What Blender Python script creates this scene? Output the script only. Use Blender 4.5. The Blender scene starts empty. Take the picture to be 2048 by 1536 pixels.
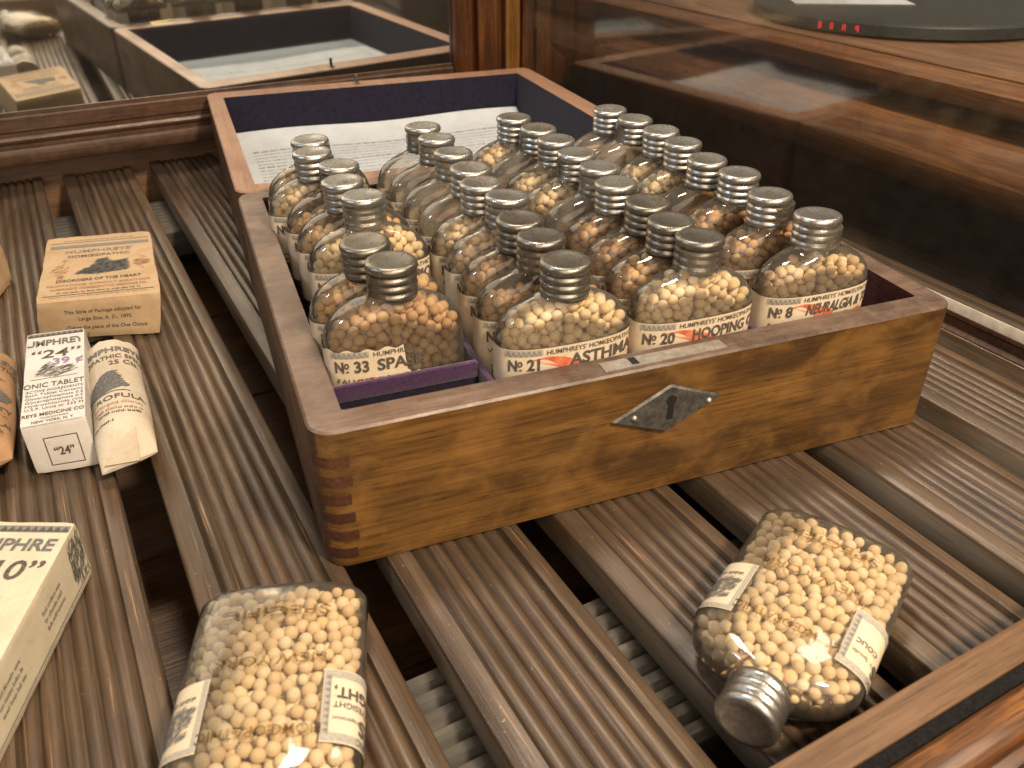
import bpy, bmesh, math, random
import numpy as np
from mathutils import Vector, Matrix

S = bpy.context.scene
COL = S.collection
rnd = random.Random(7)
R = math.radians

# ------------------------------------------------------------------ camera
cam_d = bpy.data.cameras.new('camera')
cam = bpy.data.objects.new('camera', cam_d); COL.objects.link(cam)
cam.location = (-0.0170, -0.2226, 0.1548)
cam.rotation_euler = (1.0086, -0.0006, -0.3621)
cam_d.sensor_fit = 'HORIZONTAL'; cam_d.sensor_width = 36.0
cam_d.lens = 1693.5 / 2048 * 36.0
cam_d.clip_start = 0.005; cam_d.clip_end = 60
cam_d.dof.use_dof = True; cam_d.dof.focus_distance = 0.36; cam_d.dof.aperture_fstop = 21
S.camera = cam

# ------------------------------------------------------------------ world and lamps
world = bpy.data.worlds.new('World'); S.world = world; world.use_nodes = True
wn = world.node_tree.nodes['Background']
wn.inputs[0].default_value = (1.0, 0.80, 0.60, 1); wn.inputs[1].default_value = 0.14

def lamp(name, loc, target, size, power, color, size_y=None, spread=180):
    d = bpy.data.lights.new(name, 'AREA'); o = bpy.data.objects.new(name, d); COL.objects.link(o)
    d.energy = power; d.color = color; d.size = size
    if size_y: d.shape = 'RECTANGLE'; d.size_y = size_y
    d.spread = R(spread)
    o.location = loc
    o.rotation_euler = (Vector(target) - Vector(loc)).to_track_quat('-Z', 'Y').to_euler()
    return o
lamp('key_lamp', (0.34, -0.58, 0.78), (0.05, 0.04, 0), 0.11, 14.5, (1.0, 0.80, 0.57))
lamp('front_fill', (-0.10, -0.95, 0.62), (0.08, 0.05, 0), 1.1, 11.0, (1.0, 0.80, 0.60))  # broad fill added in front to brighten the bottle faces
lamp('back_lamp', (0.10, 0.45, 1.05), (-0.03, 0.20, 0), 0.20, 7.5, (1.0, 0.84, 0.66))
lamp('left_lamp', (-0.75, 0.15, 0.70), (0.0, 0.15, 0), 0.12, 2.0, (0.72, 0.86, 1.0))
lamp('counter_fill', (1.0, 0.35, 1.2), (0.62, 0.30, 0), 0.3, 10.0, (1.0, 0.80, 0.60))  # unseen light added above the counter to brighten its wood

vs = S.view_settings
vs.view_transform = 'Standard'; vs.look = 'None'; vs.exposure = 0.0; vs.gamma = 1.0; vs.use_curve_mapping = False
S.render.engine = 'CYCLES'
cy = S.cycles
cy.max_bounces = 40; cy.transparent_max_bounces = 64; cy.diffuse_bounces = 4; cy.glossy_bounces = 6
cy.transmission_bounces = 8; cy.caustics_reflective = False; cy.caustics_refractive = False
cy.sample_clamp_indirect = 4
cy.use_denoising = True

# ------------------------------------------------------------------ measures (metres, chest rim at z = 0)
W, D, H = 0.26, 0.2369, 0.0576
ZS = -H                                       # top of the shelf
AC = R(8.1)                                   # the display case stands turned against the chest
EU = Vector((math.cos(AC), math.sin(AC), 0)); EV = Vector((-math.sin(AC), math.cos(AC), 0))

# ------------------------------------------------------------------ materials
def new_mat(name):
    m = bpy.data.materials.new(name); m.use_nodes = True
    nt = m.node_tree; nt.nodes.clear()
    out = nt.nodes.new('ShaderNodeOutputMaterial')
    return m, nt, out
def N(nt, t, **kw):
    n = nt.nodes.new(t)
    for k, v in kw.items():
        if k.startswith('i_'):
            key = k[2:]
            n.inputs[int(key) if key.isdigit() else key.replace('_', ' ')].default_value = v
        else: setattr(n, k, v)
    return n
def L(nt, a, b): nt.links.new(a, b)
def ramp(nt, fac, stops):
    r = nt.nodes.new('ShaderNodeValToRGB'); e = r.color_ramp.elements
    while len(e) > 1: e.remove(e[-1])
    e[0].position, e[0].color = stops[0][0], (*stops[0][1], 1)
    for p, c in stops[1:]:
        x = e.new(p); x.color = (*c, 1)
    L(nt, fac, r.inputs[0]); return r.outputs[0]
def noise(nt, vec, scale, detail=4, rough=0.55, dist=0.0):
    n = N(nt, 'ShaderNodeTexNoise'); n.inputs['Scale'].default_value = scale
    n.inputs['Detail'].default_value = detail; n.inputs['Roughness'].default_value = rough; n.inputs['Distortion'].default_value = dist
    L(nt, vec, n.inputs['Vector']); return n.outputs['Fac']
def mapped(nt, scale, loc=(0, 0, 0), coord='Object', vary=False):
    tc = N(nt, 'ShaderNodeTexCoord'); mp = N(nt, 'ShaderNodeMapping')
    mp.inputs['Scale'].default_value = scale; mp.inputs['Location'].default_value = loc
    L(nt, tc.outputs[coord], mp.inputs['Vector'])
    if vary:
        oi = N(nt, 'ShaderNodeObjectInfo'); va = N(nt, 'ShaderNodeVectorMath', operation='SCALE'); va.inputs[0].default_value = (37, 53, 71); L(nt, oi.outputs['Random'], va.inputs['Scale'])
        ad = N(nt, 'ShaderNodeVectorMath', operation='ADD'); L(nt, mp.outputs[0], ad.inputs[0]); L(nt, va.outputs[0], ad.inputs[1]); return ad.outputs[0]
    return mp.outputs[0]
def mixc(nt, fac, a, b, mode='MIX'):
    m = N(nt, 'ShaderNodeMix', data_type='RGBA', blend_type=mode)
    if isinstance(fac, float): m.inputs[0].default_value = fac
    else: L(nt, fac, m.inputs[0])
    for i, x in ((6, a), (7, b)):
        if isinstance(x, tuple): m.inputs[i].default_value = (*x, 1)
        else: L(nt, x, m.inputs[i])
    return m.outputs[2]
def mulf(nt, a, k):
    m = N(nt, 'ShaderNodeMath', operation='MULTIPLY'); L(nt, a, m.inputs[0]); m.inputs[1].default_value = k; return m.outputs[0]
def bump(nt, fac, strength, dist=0.001):
    b = N(nt, 'ShaderNodeBump'); b.inputs['Strength'].default_value = strength; b.inputs['Distance'].default_value = dist
    L(nt, fac, b.inputs['Height']); return b.outputs[0]

def wood(name, dark, mid, light, axis=0, rough=0.45, stain=0.5, grain=1.0, seed=0.0, coat=0.0, bumpk=0.35, dust=None, spec=0.5, mott=0.0):
    """dark/mid/light linear colours; the grain runs along the object's own axis"""
    m, nt, out = new_mat(name)
    def sc(l, t): v = [t, t, t]; v[axis] = l; return tuple(v)
    big = noise(nt, mapped(nt, sc(5, 60), (seed, seed, seed)), 1.0, 5, 0.6, 0.8)
    fine = noise(nt, mapped(nt, sc(28, 520), (seed, 0, seed)), 1.0, 5, 0.62)
    pore = noise(nt, mapped(nt, sc(60, 1500), (0, seed, 0)), 1.0, 3, 0.7)
    blot = noise(nt, mapped(nt, sc(22, 34), (seed * 2, 1, 3)), 1.0, 4, 0.6, 0.5)
    c = ramp(nt, big, [(0.28, dark), (0.5, mid), (0.72, light)])
    c = mixc(nt, mulf(nt, ramp(nt, fine, [(0.38, (1, 1, 1)), (0.56, (0, 0, 0))]), 0.55 * grain), c, tuple(x * 0.45 for x in dark))
    c = mixc(nt, mulf(nt, ramp(nt, pore, [(0.30, (1, 1, 1)), (0.42, (0, 0, 0))]), 0.8 * grain), c, tuple(x * 0.3 for x in dark))
    c = mixc(nt, mulf(nt, ramp(nt, blot, [(0.40, (1, 1, 1)), (0.55, (0, 0, 0))]), stain), c, tuple(x * 0.45 for x in dark))
    if mott:
        mo = noise(nt, mapped(nt, sc(38, 50), (seed, 5, 1)), 1.0, 4, 0.6, 0.4)
        c = mixc(nt, mulf(nt, ramp(nt, mo, [(0.46, (0, 0, 0)), (0.64, (1, 1, 1))]), mott), c, tuple(x * 1.25 for x in light))
    if dust:
        geo = noise(nt, mapped(nt, (130, 130, 130)), 1.0, 6, 0.7)
        c = mixc(nt, mulf(nt, ramp(nt, geo, [(0.42, (0, 0, 0)), (0.65, (1, 1, 1))]), dust[0]), c, dust[1])
    p = N(nt, 'ShaderNodeBsdfPrincipled'); L(nt, c, p.inputs['Base Color'])
    rr = ramp(nt, blot, [(0.3, (rough + .15,) * 3), (0.7, (rough - .08,) * 3)]); L(nt, rr, p.inputs['Roughness'])
    p.inputs['Specular IOR Level'].default_value = spec
    p.inputs['Coat Weight'].default_value = coat; p.inputs['Coat Roughness'].default_value = 0.12
    L(nt, bump(nt, fine, bumpk, 0.0008), p.inputs['Normal'])
    L(nt, p.outputs[0], out.inputs[0]); return m

def plain(name, col, rough=0.6, metal=0.0, var=0.25, scale=200, bumpk=0.1, spec=0.5, coat=0.0, sheen=0.0, second=None, emit=None):
    m, nt, out = new_mat(name)
    v = noise(nt, mapped(nt, (scale,) * 3), 1.0, 5, 0.65)
    lo = tuple(x * (1 - var) for x in col); hi = second or tuple(min(1, x * (1 + var)) for x in col)
    c = ramp(nt, v, [(0.32, lo), (0.68, hi)])
    p = N(nt, 'ShaderNodeBsdfPrincipled'); L(nt, c, p.inputs['Base Color'])
    p.inputs['Roughness'].default_value = rough; p.inputs['Metallic'].default_value = metal
    p.inputs['Specular IOR Level'].default_value = spec; p.inputs['Coat Weight'].default_value = coat
    p.inputs['Sheen Weight'].default_value = sheen
    if emit: p.inputs['Emission Color'].default_value = (*emit[0], 1); p.inputs['Emission Strength'].default_value = emit[1]
    if bumpk: L(nt, bump(nt, v, bumpk, 0.0006), p.inputs['Normal'])
    L(nt, p.outputs[0], out.inputs[0]); return m

def paper(name, a, b, stain, rough=0.8):
    m, nt, out = new_mat(name)
    v = noise(nt, mapped(nt, (60, 60, 60), vary=True), 1.0, 6, 0.65); f = noise(nt, mapped(nt, (900, 900, 900)), 1.0, 3, 0.6)
    c = ramp(nt, v, [(0.30, b), (0.62, a)])
    c = mixc(nt, mulf(nt, ramp(nt, f, [(0.3, (1, 1, 1)), (0.5, (0, 0, 0))]), 0.18), c, stain)
    s = noise(nt, mapped(nt, (170, 170, 170), (3, 1, 2), vary=True), 1.0, 4, 0.6)
    c = mixc(nt, mulf(nt, ramp(nt, s, [(0.62, (0, 0, 0)), (0.74, (1, 1, 1))]), 0.45), c, stain)
    p = N(nt, 'ShaderNodeBsdfPrincipled'); L(nt, c, p.inputs['Base Color']); p.inputs['Roughness'].default_value = rough
    p.inputs['Specular IOR Level'].default_value = 0.25
    L(nt, bump(nt, v, 0.25, 0.001), p.inputs['Normal']); L(nt, p.outputs[0], out.inputs[0]); return m

M = {}
M['chest'] = wood('chest_wood', (0.072, 0.033, 0.009), (0.155, 0.074, 0.018), (0.235, 0.118, 0.031), 0, 0.42, 0.50, 1.0, 1.3, mott=0.40)
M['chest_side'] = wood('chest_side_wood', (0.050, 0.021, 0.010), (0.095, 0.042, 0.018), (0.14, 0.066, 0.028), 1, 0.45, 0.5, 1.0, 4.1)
M['finger'] = wood('chest_end_grain', (0.040, 0.014, 0.007), (0.072, 0.026, 0.011), (0.11, 0.045, 0.018), 1, 0.5, 0.4, 0.8, 2.0)
M['rim'] = wood('chest_rim_wood', (0.075, 0.044, 0.030), (0.140, 0.086, 0.060), (0.20, 0.130, 0.094), 0, 0.36, 0.55, 0.7, 6.0, dust=(0.30, (0.25, 0.195, 0.165)))
M['lidrim'] = wood('lid_rim_wood', (0.19, 0.100, 0.060), (0.28, 0.155, 0.098), (0.34, 0.20, 0.130), 1, 0.50, 0.1, 0.4, 3.0)
def slat_mat():
    m, nt, out = new_mat('slat_wood')
    big = noise(nt, mapped(nt, (70, 6, 70)), 1.0, 5, 0.6, 0.6)
    fine = noise(nt, mapped(nt, (900, 22, 500)), 1.0, 5, 0.65)
    blot = noise(nt, mapped(nt, (26, 16, 26), (3, 1, 2)), 1.0, 5, 0.65, 0.6)
    c = ramp(nt, big, [(0.28, (0.046, 0.029, 0.017)), (0.5, (0.093, 0.060, 0.037)), (0.74, (0.155, 0.104, 0.066))])
    c = mixc(nt, mulf(nt, ramp(nt, fine, [(0.36, (1, 1, 1)), (0.52, (0, 0, 0))]), 0.5), c, (0.030, 0.018, 0.012))
    c = mixc(nt, mulf(nt, ramp(nt, blot, [(0.36, (1, 1, 1)), (0.52, (0, 0, 0))]), 0.55), c, (0.045, 0.030, 0.021))
    # scratches through the varnish and pale dust rubbed along the ridges
    sc = noise(nt, mapped(nt, (1100, 14, 60), (5, 2, 0)), 1.0, 3, 0.6)
    c = mixc(nt, mulf(nt, ramp(nt, sc, [(0.66, (0, 0, 0)), (0.72, (1, 1, 1))]), 0.75), c, (0.33, 0.185, 0.085))
    du = noise(nt, mapped(nt, (520, 9, 60), (1, 7, 0)), 1.0, 4, 0.6)
    c = mixc(nt, mulf(nt, ramp(nt, du, [(0.58, (0, 0, 0)), (0.70, (1, 1, 1))]), 0.30), c, (0.24, 0.20, 0.15))
    sp = noise(nt, mapped(nt, (620, 620, 620)), 1.0, 2, 0.5)
    c = mixc(nt, mulf(nt, ramp(nt, sp, [(0.72, (0, 0, 0)), (0.77, (1, 1, 1))]), 0.6), c, (0.34, 0.29, 0.23))
    # dust that settled deep in the grooves
    tc = N(nt, 'ShaderNodeTexCoord'); sx = N(nt, 'ShaderNodeSeparateXYZ'); L(nt, tc.outputs['Object'], sx.inputs[0])
    mr = N(nt, 'ShaderNodeMapRange'); mr.inputs[1].default_value = ZS - 0.0012; mr.inputs[2].default_value = ZS - 0.0024; L(nt, sx.outputs[2], mr.inputs[0])
    gd = N(nt, 'ShaderNodeMath', operation='MULTIPLY'); L(nt, mr.outputs[0], gd.inputs[0]); L(nt, ramp(nt, du, [(0.36, (0, 0, 0)), (0.62, (1, 1, 1))]), gd.inputs[1])
    c = mixc(nt, mulf(nt, gd.outputs[0], 0.55), c, (0.22, 0.19, 0.15))
    p = N(nt, 'ShaderNodeBsdfPrincipled'); L(nt, c, p.inputs['Base Color'])
    L(nt, ramp(nt, blot, [(0.3, (0.46,) * 3), (0.7, (0.29,) * 3)]), p.inputs['Roughness'])
    L(nt, bump(nt, fine, 0.3, 0.0006), p.inputs['Normal']); L(nt, p.outputs[0], out.inputs[0]); return m
M['slat'] = slat_mat()
M['batten'] = wood('batten_wood', (0.045, 0.040, 0.033), (0.080, 0.072, 0.060), (0.125, 0.113, 0.095), 0, 0.6, 0.4, 0.6, 8.0)
M['floor'] = wood('under_floor_wood', (0.050, 0.022, 0.010), (0.130, 0.062, 0.026), (0.21, 0.11, 0.048), 0, 0.4, 0.4, 0.8, 9.0)
M['frame'] = wood('mirror_frame_wood', (0.040, 0.018, 0.010), (0.080, 0.037, 0.020), (0.12, 0.058, 0.033), 0, 0.36, 0.25, 0.8, 2.4, dust=(0.25, (0.16, 0.115, 0.085)))
M['strip'] = wood('back_strip_wood', (0.15, 0.078, 0.042), (0.24, 0.130, 0.074), (0.32, 0.185, 0.11), 0, 0.45, 0.3, 0.8, 7.4)
M['post'] = wood('corner_post_wood', (0.030, 0.009, 0.004), (0.095, 0.033, 0.010), (0.19, 0.080, 0.022), 2, 0.28, 0.35, 0.9, 1.9, coat=0.4)
M['postgold'] = wood('corner_post_oak', (0.09, 0.038, 0.008), (0.20, 0.092, 0.02), (0.28, 0.145, 0.04), 2, 0.28, 0.2, 0.8, 0.9, coat=0.4)
M['oak'] = wood('varnished_oak', (0.075, 0.024, 0.006), (0.28, 0.105, 0.020), (0.46, 0.20, 0.048), 0, 0.38, 0.65, 1.5, 3.3, coat=0.25, bumpk=0.9)
M['glint_strip'] = wood('reflection_strip_brown', (0.085, 0.045, 0.022), (0.16, 0.088, 0.045), (0.22, 0.13, 0.07), 0, 0.4, 0.2, 0.7, 6.2)  # soft glass reflection along the front rail, given as a brown colour
M['counter'] = wood('counter_wood', (0.075, 0.030, 0.011), (0.22, 0.095, 0.034), (0.35, 0.165, 0.062), 1, 0.30, 0.3, 0.8, 5.7, coat=0.3)
M['counter_top'] = wood('counter_top_wood', (0.11, 0.052, 0.025), (0.22, 0.115, 0.058), (0.30, 0.175, 0.095), 1, 0.32, 0.15, 0.6, 2.7, coat=0.3)
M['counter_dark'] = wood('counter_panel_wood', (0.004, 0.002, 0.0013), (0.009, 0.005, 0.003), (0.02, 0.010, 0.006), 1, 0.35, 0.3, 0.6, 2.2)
M['putty'] = plain('putty', (0.010, 0.009, 0.010), 0.85, var=0.6, scale=900, bumpk=0.8, spec=0.15)
M['bead'] = plain('painted_bead', (0.42, 0.37, 0.31), 0.6, var=0.2)
M['velvet'] = plain('purple_velvet', (0.045, 0.016, 0.058), 0.95, var=0.35, scale=700, bumpk=0.5, sheen=0.5, spec=0.1)
M['inner'] = plain('plum_lining', (0.070, 0.026, 0.030), 0.8, var=0.35, scale=500, bumpk=0.3, spec=0.2)
M['lining'] = plain('navy_lining', (0.012, 0.0105, 0.026), 0.85, var=0.3, scale=300, bumpk=0.3, spec=0.2, sheen=0.1)
M['ink'] = plain('black_ink', (0.030, 0.027, 0.026), 0.8, var=0.3, scale=1300, bumpk=0, second=(0.15, 0.125, 0.10))
M['greyink'] = plain('grey_ink', (0.20, 0.19, 0.17), 0.8, var=0.3, scale=1500, bumpk=0)
M['blueink'] = plain('blue_grey_ink', (0.10, 0.105, 0.11), 0.8, var=0.5, scale=1500, bumpk=0, second=(0.20, 0.20, 0.19))
M['redink'] = plain('red_ink', (0.60, 0.105, 0.045), 0.75, var=0.2, scale=300, bumpk=0, second=(0.72, 0.24, 0.13))
M['rustink'] = plain('rust_ink', (0.33, 0.16, 0.10), 0.8, var=0.3, scale=900, bumpk=0)
M['purpleink'] = plain('purple_ink', (0.26, 0.17, 0.34), 0.8, var=0.25, scale=900, bumpk=0)
M['label'] = paper('label_paper', (0.66, 0.57, 0.44), (0.58, 0.47, 0.33), (0.40, 0.27, 0.15))
M['white'] = paper('white_card', (0.62, 0.60, 0.58), (0.53, 0.50, 0.47), (0.40, 0.34, 0.27))
M['cream'] = paper('cream_card', (0.60, 0.54, 0.42), (0.52, 0.45, 0.33), (0.37, 0.28, 0.18))
M['kraft'] = paper('tan_card', (0.50, 0.365, 0.225), (0.41, 0.285, 0.165), (0.26, 0.155, 0.08))
M['wrapp'] = paper('wrapping_paper', (0.54, 0.48, 0.39), (0.44, 0.37, 0.28), (0.30, 0.20, 0.11))
M['brownwrap'] = paper('brown_wrapping_paper', (0.36, 0.22, 0.12), (0.28, 0.16, 0.08), (0.17, 0.09, 0.04))
M['leaflet'] = paper('leaflet_paper', (0.50, 0.54, 0.58), (0.43, 0.47, 0.51), (0.40, 0.40, 0.40))
M['iron'] = plain('grey_iron', (0.085, 0.083, 0.074), 0.5, 0.40, var=0.5, scale=330, bumpk=0.4)
M['steel'] = plain('lock_steel', (0.42, 0.40, 0.37), 0.42, 0.8, var=0.3, scale=320, bumpk=0.15)
M['brass'] = plain('hinge_brass', (0.55, 0.45, 0.28), 0.3, 1.0, var=0.2)
M['black'] = plain('black_hole', (0.004, 0.003, 0.003), 0.9, var=0, bumpk=0)
M['plastic'] = plain('black_plastic', (0.028, 0.034, 0.034), 0.30, var=0.3, bumpk=0)
M['led'] = plain('red_led', (0.3, 0.02, 0.02), 0.5, var=0, bumpk=0, emit=((1.0, 0.05, 0.05), 0.9))
M['greycard'] = plain('grey_green_card', (0.16, 0.17, 0.14), 0.4, var=0.2, scale=40, bumpk=0)

def cap_mat(name, c, rough):
    m, nt, out = new_mat(name)
    v = noise(nt, mapped(nt, (230, 230, 230), vary=True), 1.0, 7, 0.72); w = noise(nt, mapped(nt, (1500, 1500, 1500), vary=True), 1.0, 2, 0.5)
    sc = noise(nt, mapped(nt, (250, 2600, 900), vary=True), 1.0, 3, 0.6)
    oi = N(nt, 'ShaderNodeObjectInfo')
    col = ramp(nt, v, [(0.30, tuple(x * 0.45 for x in c)), (0.58, c), (0.8, tuple(min(1, x * 1.3) for x in c))])
    col = mixc(nt, mulf(nt, oi.outputs['Random'], 0.32), col, tuple(x * k for x, k in zip(c, (0.62, 0.56, 0.48))))
    ru = noise(nt, mapped(nt, (420, 420, 420), (4, 4, 4), vary=True), 1.0, 5, 0.7)
    rs = ramp(nt, ru, [(0.60, (0, 0, 0)), (0.72, (1, 1, 1))])
    col = mixc(nt, mulf(nt, rs, 0.5), col, (0.07, 0.045, 0.03))
    p = N(nt, 'ShaderNodeBsdfPrincipled'); L(nt, col, p.inputs['Base Color']); p.inputs['Metallic'].default_value = 0.92
    rr = ramp(nt, v, [(0.3, (rough + .28,) * 3), (0.7, (rough,) * 3)]); L(nt, rr, p.inputs['Roughness'])
    b1 = bump(nt, w, 0.12, 0.0004); b2 = N(nt, 'ShaderNodeBump'); b2.inputs['Strength'].default_value = 0.35; b2.inputs['Distance'].default_value = 0.0005
    L(nt, v, b2.inputs['Height']); L(nt, b1, b2.inputs['Normal'])
    L(nt, b2.outputs[0], p.inputs['Normal']); L(nt, p.outputs[0], out.inputs[0]); return m
M['cap'] = cap_mat('cap_steel', (0.54, 0.54, 0.53), 0.17)
M['capdark'] = cap_mat('cap_tarnished_dim', (0.31, 0.295, 0.265), 0.18)  # tarnish, with the front caps' missing reflections painted in as darker metal

def glass_mat(name, tint, edge, haze, wavy=0.25, gloss=1.0):
    """thin clear flask glass: transmits straight, reflects by Fresnel, a little clouded"""
    m, nt, out = new_mat(name)
    lw = N(nt, 'ShaderNodeLayerWeight'); lw.inputs['Blend'].default_value = 0.32
    col = ramp(nt, lw.outputs['Facing'], [(0.0, tint), (0.62, tuple(0.82 * a + 0.18 * b for a, b in zip(tint, edge))), (0.97, edge)])
    tr = N(nt, 'ShaderNodeBsdfTransparent'); L(nt, col, tr.inputs[0])
    gl = N(nt, 'ShaderNodeBsdfGlossy'); gl.inputs['Roughness'].default_value = 0.06; gl.inputs[0].default_value = (0.9, 0.9, 0.9, 1)
    df = N(nt, 'ShaderNodeBsdfDiffuse'); df.inputs[0].default_value = (0.55, 0.50, 0.42, 1)
    v = noise(nt, mapped(nt, (90, 90, 90), vary=True), 1.0, 5, 0.65)
    m1 = N(nt, 'ShaderNodeMixShader'); hz = N(nt, 'ShaderNodeMath', operation='MULTIPLY', use_clamp=True); L(nt, ramp(nt, v, [(0.3, (0.35,) * 3), (0.75, (1,) * 3)]), hz.inputs[0])
    gr = N(nt, 'ShaderNodeMapRange'); gr.inputs[1].default_value = 0.35; gr.inputs[2].default_value = 1.0; gr.inputs[3].default_value = haze; gr.inputs[4].default_value = haze * (2.0 if haze > 0.08 else 1.5)
    L(nt, lw.outputs['Facing'], gr.inputs[0]); L(nt, gr.outputs[0], hz.inputs[1]); L(nt, hz.outputs[0], m1.inputs[0])
    L(nt, tr.outputs[0], m1.inputs[1]); L(nt, df.outputs[0], m1.inputs[2])
    fr = N(nt, 'ShaderNodeFresnel'); fr.inputs['IOR'].default_value = 1.5
    w = noise(nt, mapped(nt, (55, 55, 55), vary=True), 1.0, 1, 0.5); b = bump(nt, w, wavy, 0.002)
    L(nt, b, fr.inputs['Normal']); L(nt, b, gl.inputs['Normal'])
    m2 = N(nt, 'ShaderNodeMixShader'); L(nt, mulf(nt, fr.outputs[0], gloss), m2.inputs[0]); L(nt, m1.outputs[0], m2.inputs[1]); L(nt, gl.outputs[0], m2.inputs[2])
    L(nt, m2.outputs[0], out.inputs[0]); return m
M['glass'] = glass_mat('bottle_glass', (0.975, 0.965, 0.94), (0.72, 0.66, 0.56), 0.15)
M['glassbrown'] = glass_mat('stained_bottle_glass', (0.93, 0.86, 0.75), (0.56, 0.46, 0.34), 0.13)
M['glassempty'] = glass_mat('clouded_bottle_glass', (0.95, 0.94, 0.91), (0.60, 0.56, 0.49), 0.24)
M['pane'] = glass_mat('case_pane_glass', (0.96, 0.96, 0.95), (0.85, 0.85, 0.83), 0.030, 0.0, 0.34)

def pellet_mat(name, a, b, c):
    m, nt, out = new_mat(name)
    g = N(nt, 'ShaderNodeNewGeometry')
    col = ramp(nt, g.outputs['Random Per Island'], [(0.0, a), (0.55, b), (1.0, c)])
    v = noise(nt, mapped(nt, (500, 500, 500)), 1.0, 3, 0.6)
    col = mixc(nt, mulf(nt, ramp(nt, v, [(0.60, (0, 0, 0)), (0.75, (1, 1, 1))]), 0.25), col, tuple(x * 0.5 for x in a))
    p = N(nt, 'ShaderNodeBsdfPrincipled'); L(nt, col, p.inputs['Base Color']); p.inputs['Roughness'].default_value = 0.7
    p.inputs['Specular IOR Level'].default_value = 0.2
    p.inputs['Subsurface Weight'].default_value = 0.0
    L(nt, p.outputs[0], out.inputs[0]); return m
M['pale'] = pellet_mat('pale_pellets', (0.70, 0.51, 0.28), (0.77, 0.60, 0.36), (0.83, 0.69, 0.47))
M['amber'] = pellet_mat('amber_pellets', (0.59, 0.41, 0.23), (0.66, 0.48, 0.285), (0.74, 0.58, 0.38))
M['brown'] = pellet_mat('brown_pellets', (0.47, 0.31, 0.18), (0.55, 0.385, 0.235), (0.64, 0.48, 0.32))

mm, nt, out = new_mat('mirror_silver')
gl = N(nt, 'ShaderNodeBsdfGlossy'); gl.inputs['Roughness'].default_value = 0.035; gl.inputs[0].default_value = (0.82, 0.85, 0.83, 1)
dfm = N(nt, 'ShaderNodeBsdfDiffuse'); dfm.inputs[0].default_value = (0.35, 0.32, 0.28, 1)
mx = N(nt, 'ShaderNodeMixShader'); mx.inputs[0].default_value = 0.04
L(nt, gl.outputs[0], mx.inputs[1]); L(nt, dfm.outputs[0], mx.inputs[2]); L(nt, mx.outputs[0], out.inputs[0]); M['mirror'] = mm

# ------------------------------------------------------------------ building helpers
class MB:
    def __init__(s): s.v, s.f, s.m = [], [], []
    def add(s, verts, faces, mi=0):
        o = len(s.v); s.v += [tuple(x) for x in verts]
        s.f += [tuple(i + o for i in f) for f in faces]; s.m += [mi] * len(faces); return s
    def hexa(s, b, t, mi=0):
        """b, t: four bottom and four top corners, anticlockwise from above"""
        return s.add(list(b) + list(t), [(3, 2, 1, 0), (4, 5, 6, 7), (0, 1, 5, 4), (1, 2, 6, 5), (2, 3, 7, 6), (3, 0, 4, 7)], mi)
    def box(s, x0, x1, y0, y1, z0, z1, mi=0):
        q = [(x0, y0), (x1, y0), (x1, y1), (x0, y1)]
        return s.hexa([(x, y, z0) for x, y in q], [(x, y, z1) for x, y in q], mi)
    def prism(s, prof, a, b, fn, mi=0, segs=1):
        """closed profile swept from a to b; fn(p, q, t) gives the point"""
        n = len(prof); vs, fs = [], []
        for k in range(segs + 1):
            t = a + (b - a) * k / segs; vs += [fn(p, q, t) for p, q in prof]
        for k in range(segs):
            for i in range(n):
                j = (i + 1) % n; fs.append((k * n + i, k * n + j, (k + 1) * n + j, (k + 1) * n + i))
        fs.append(tuple(range(n - 1, -1, -1))); fs.append(tuple(range(segs * n, segs * n + n)))
        return s.add(vs, fs, mi)
    def lathe(s, prof, c=(0, 0, 0), seg=40, mi=0):
        vs, fs = [], []; n = len(prof)
        for i in range(seg):
            a = 2 * math.pi * i / seg
            vs += [(c[0] + r * math.cos(a), c[1] + r * math.sin(a), c[2] + z) for r, z in prof]
        for i in range(seg):
            j = (i + 1) % seg
            for k in range(n - 1): fs.append((i * n + k, j * n + k, j * n + k + 1, i * n + k + 1))
        return s.add(vs, fs, mi)
    def loft(s, rings, mi=0, cap=True):
        n = len(rings[0]); vs = [p for r in rings for p in r]; fs = []
        for k in range(len(rings) - 1):
            for i in range(n):
                j = (i + 1) % n; fs.append((k * n + i, k * n + j, (k + 1) * n + j, (k + 1) * n + i))
        if cap: fs.append(tuple(range(n - 1, -1, -1))); fs.append(tuple(range((len(rings) - 1) * n, len(rings) * n)))
        return s.add(vs, fs, mi)
    def build(s, name, mats, parent=None, smooth=False, bevel=0.0, bseg=2, fix=True, angle=40):
        me = bpy.data.meshes.new(name); me.from_pydata(s.v, [], s.f)
        mats = mats if isinstance(mats, (list, tuple)) else [mats]
        for m in mats: me.materials.append(m)
        me.polygons.foreach_set('material_index', s.m)
        if fix or bevel:
            bm = bmesh.new(); bm.from_mesh(me)
            if fix: bmesh.ops.recalc_face_normals(bm, faces=bm.faces)
            if bevel:
                es = [e for e in bm.edges if len(e.link_faces) == 2 and e.calc_face_angle(0) > R(35)]
                bmesh.ops.bevel(bm, geom=es, offset=bevel, segments=bseg, affect='EDGES', profile=0.6, clamp_overlap=True)
            bm.to_mesh(me); bm.free()
        if smooth or bevel:
            me.polygons.foreach_set('use_smooth', [True] * len(me.polygons))
            me.set_sharp_from_angle(angle=R(angle))
        return link(name, me, parent)
def link(name, me, parent=None):
    o = bpy.data.objects.new(name, me); COL.objects.link(o)
    if parent: o.parent = parent
    return o
def thing(name, label, cat, loc=(0, 0, 0), rz=0.0, group=None):
    o = bpy.data.objects.new(name, None); COL.objects.link(o); o.empty_display_size = 0.01
    o.location = loc; o.rotation_euler = (0, 0, rz); o['label'] = label; o['category'] = cat
    if group: o['group'] = group
    return o
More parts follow.
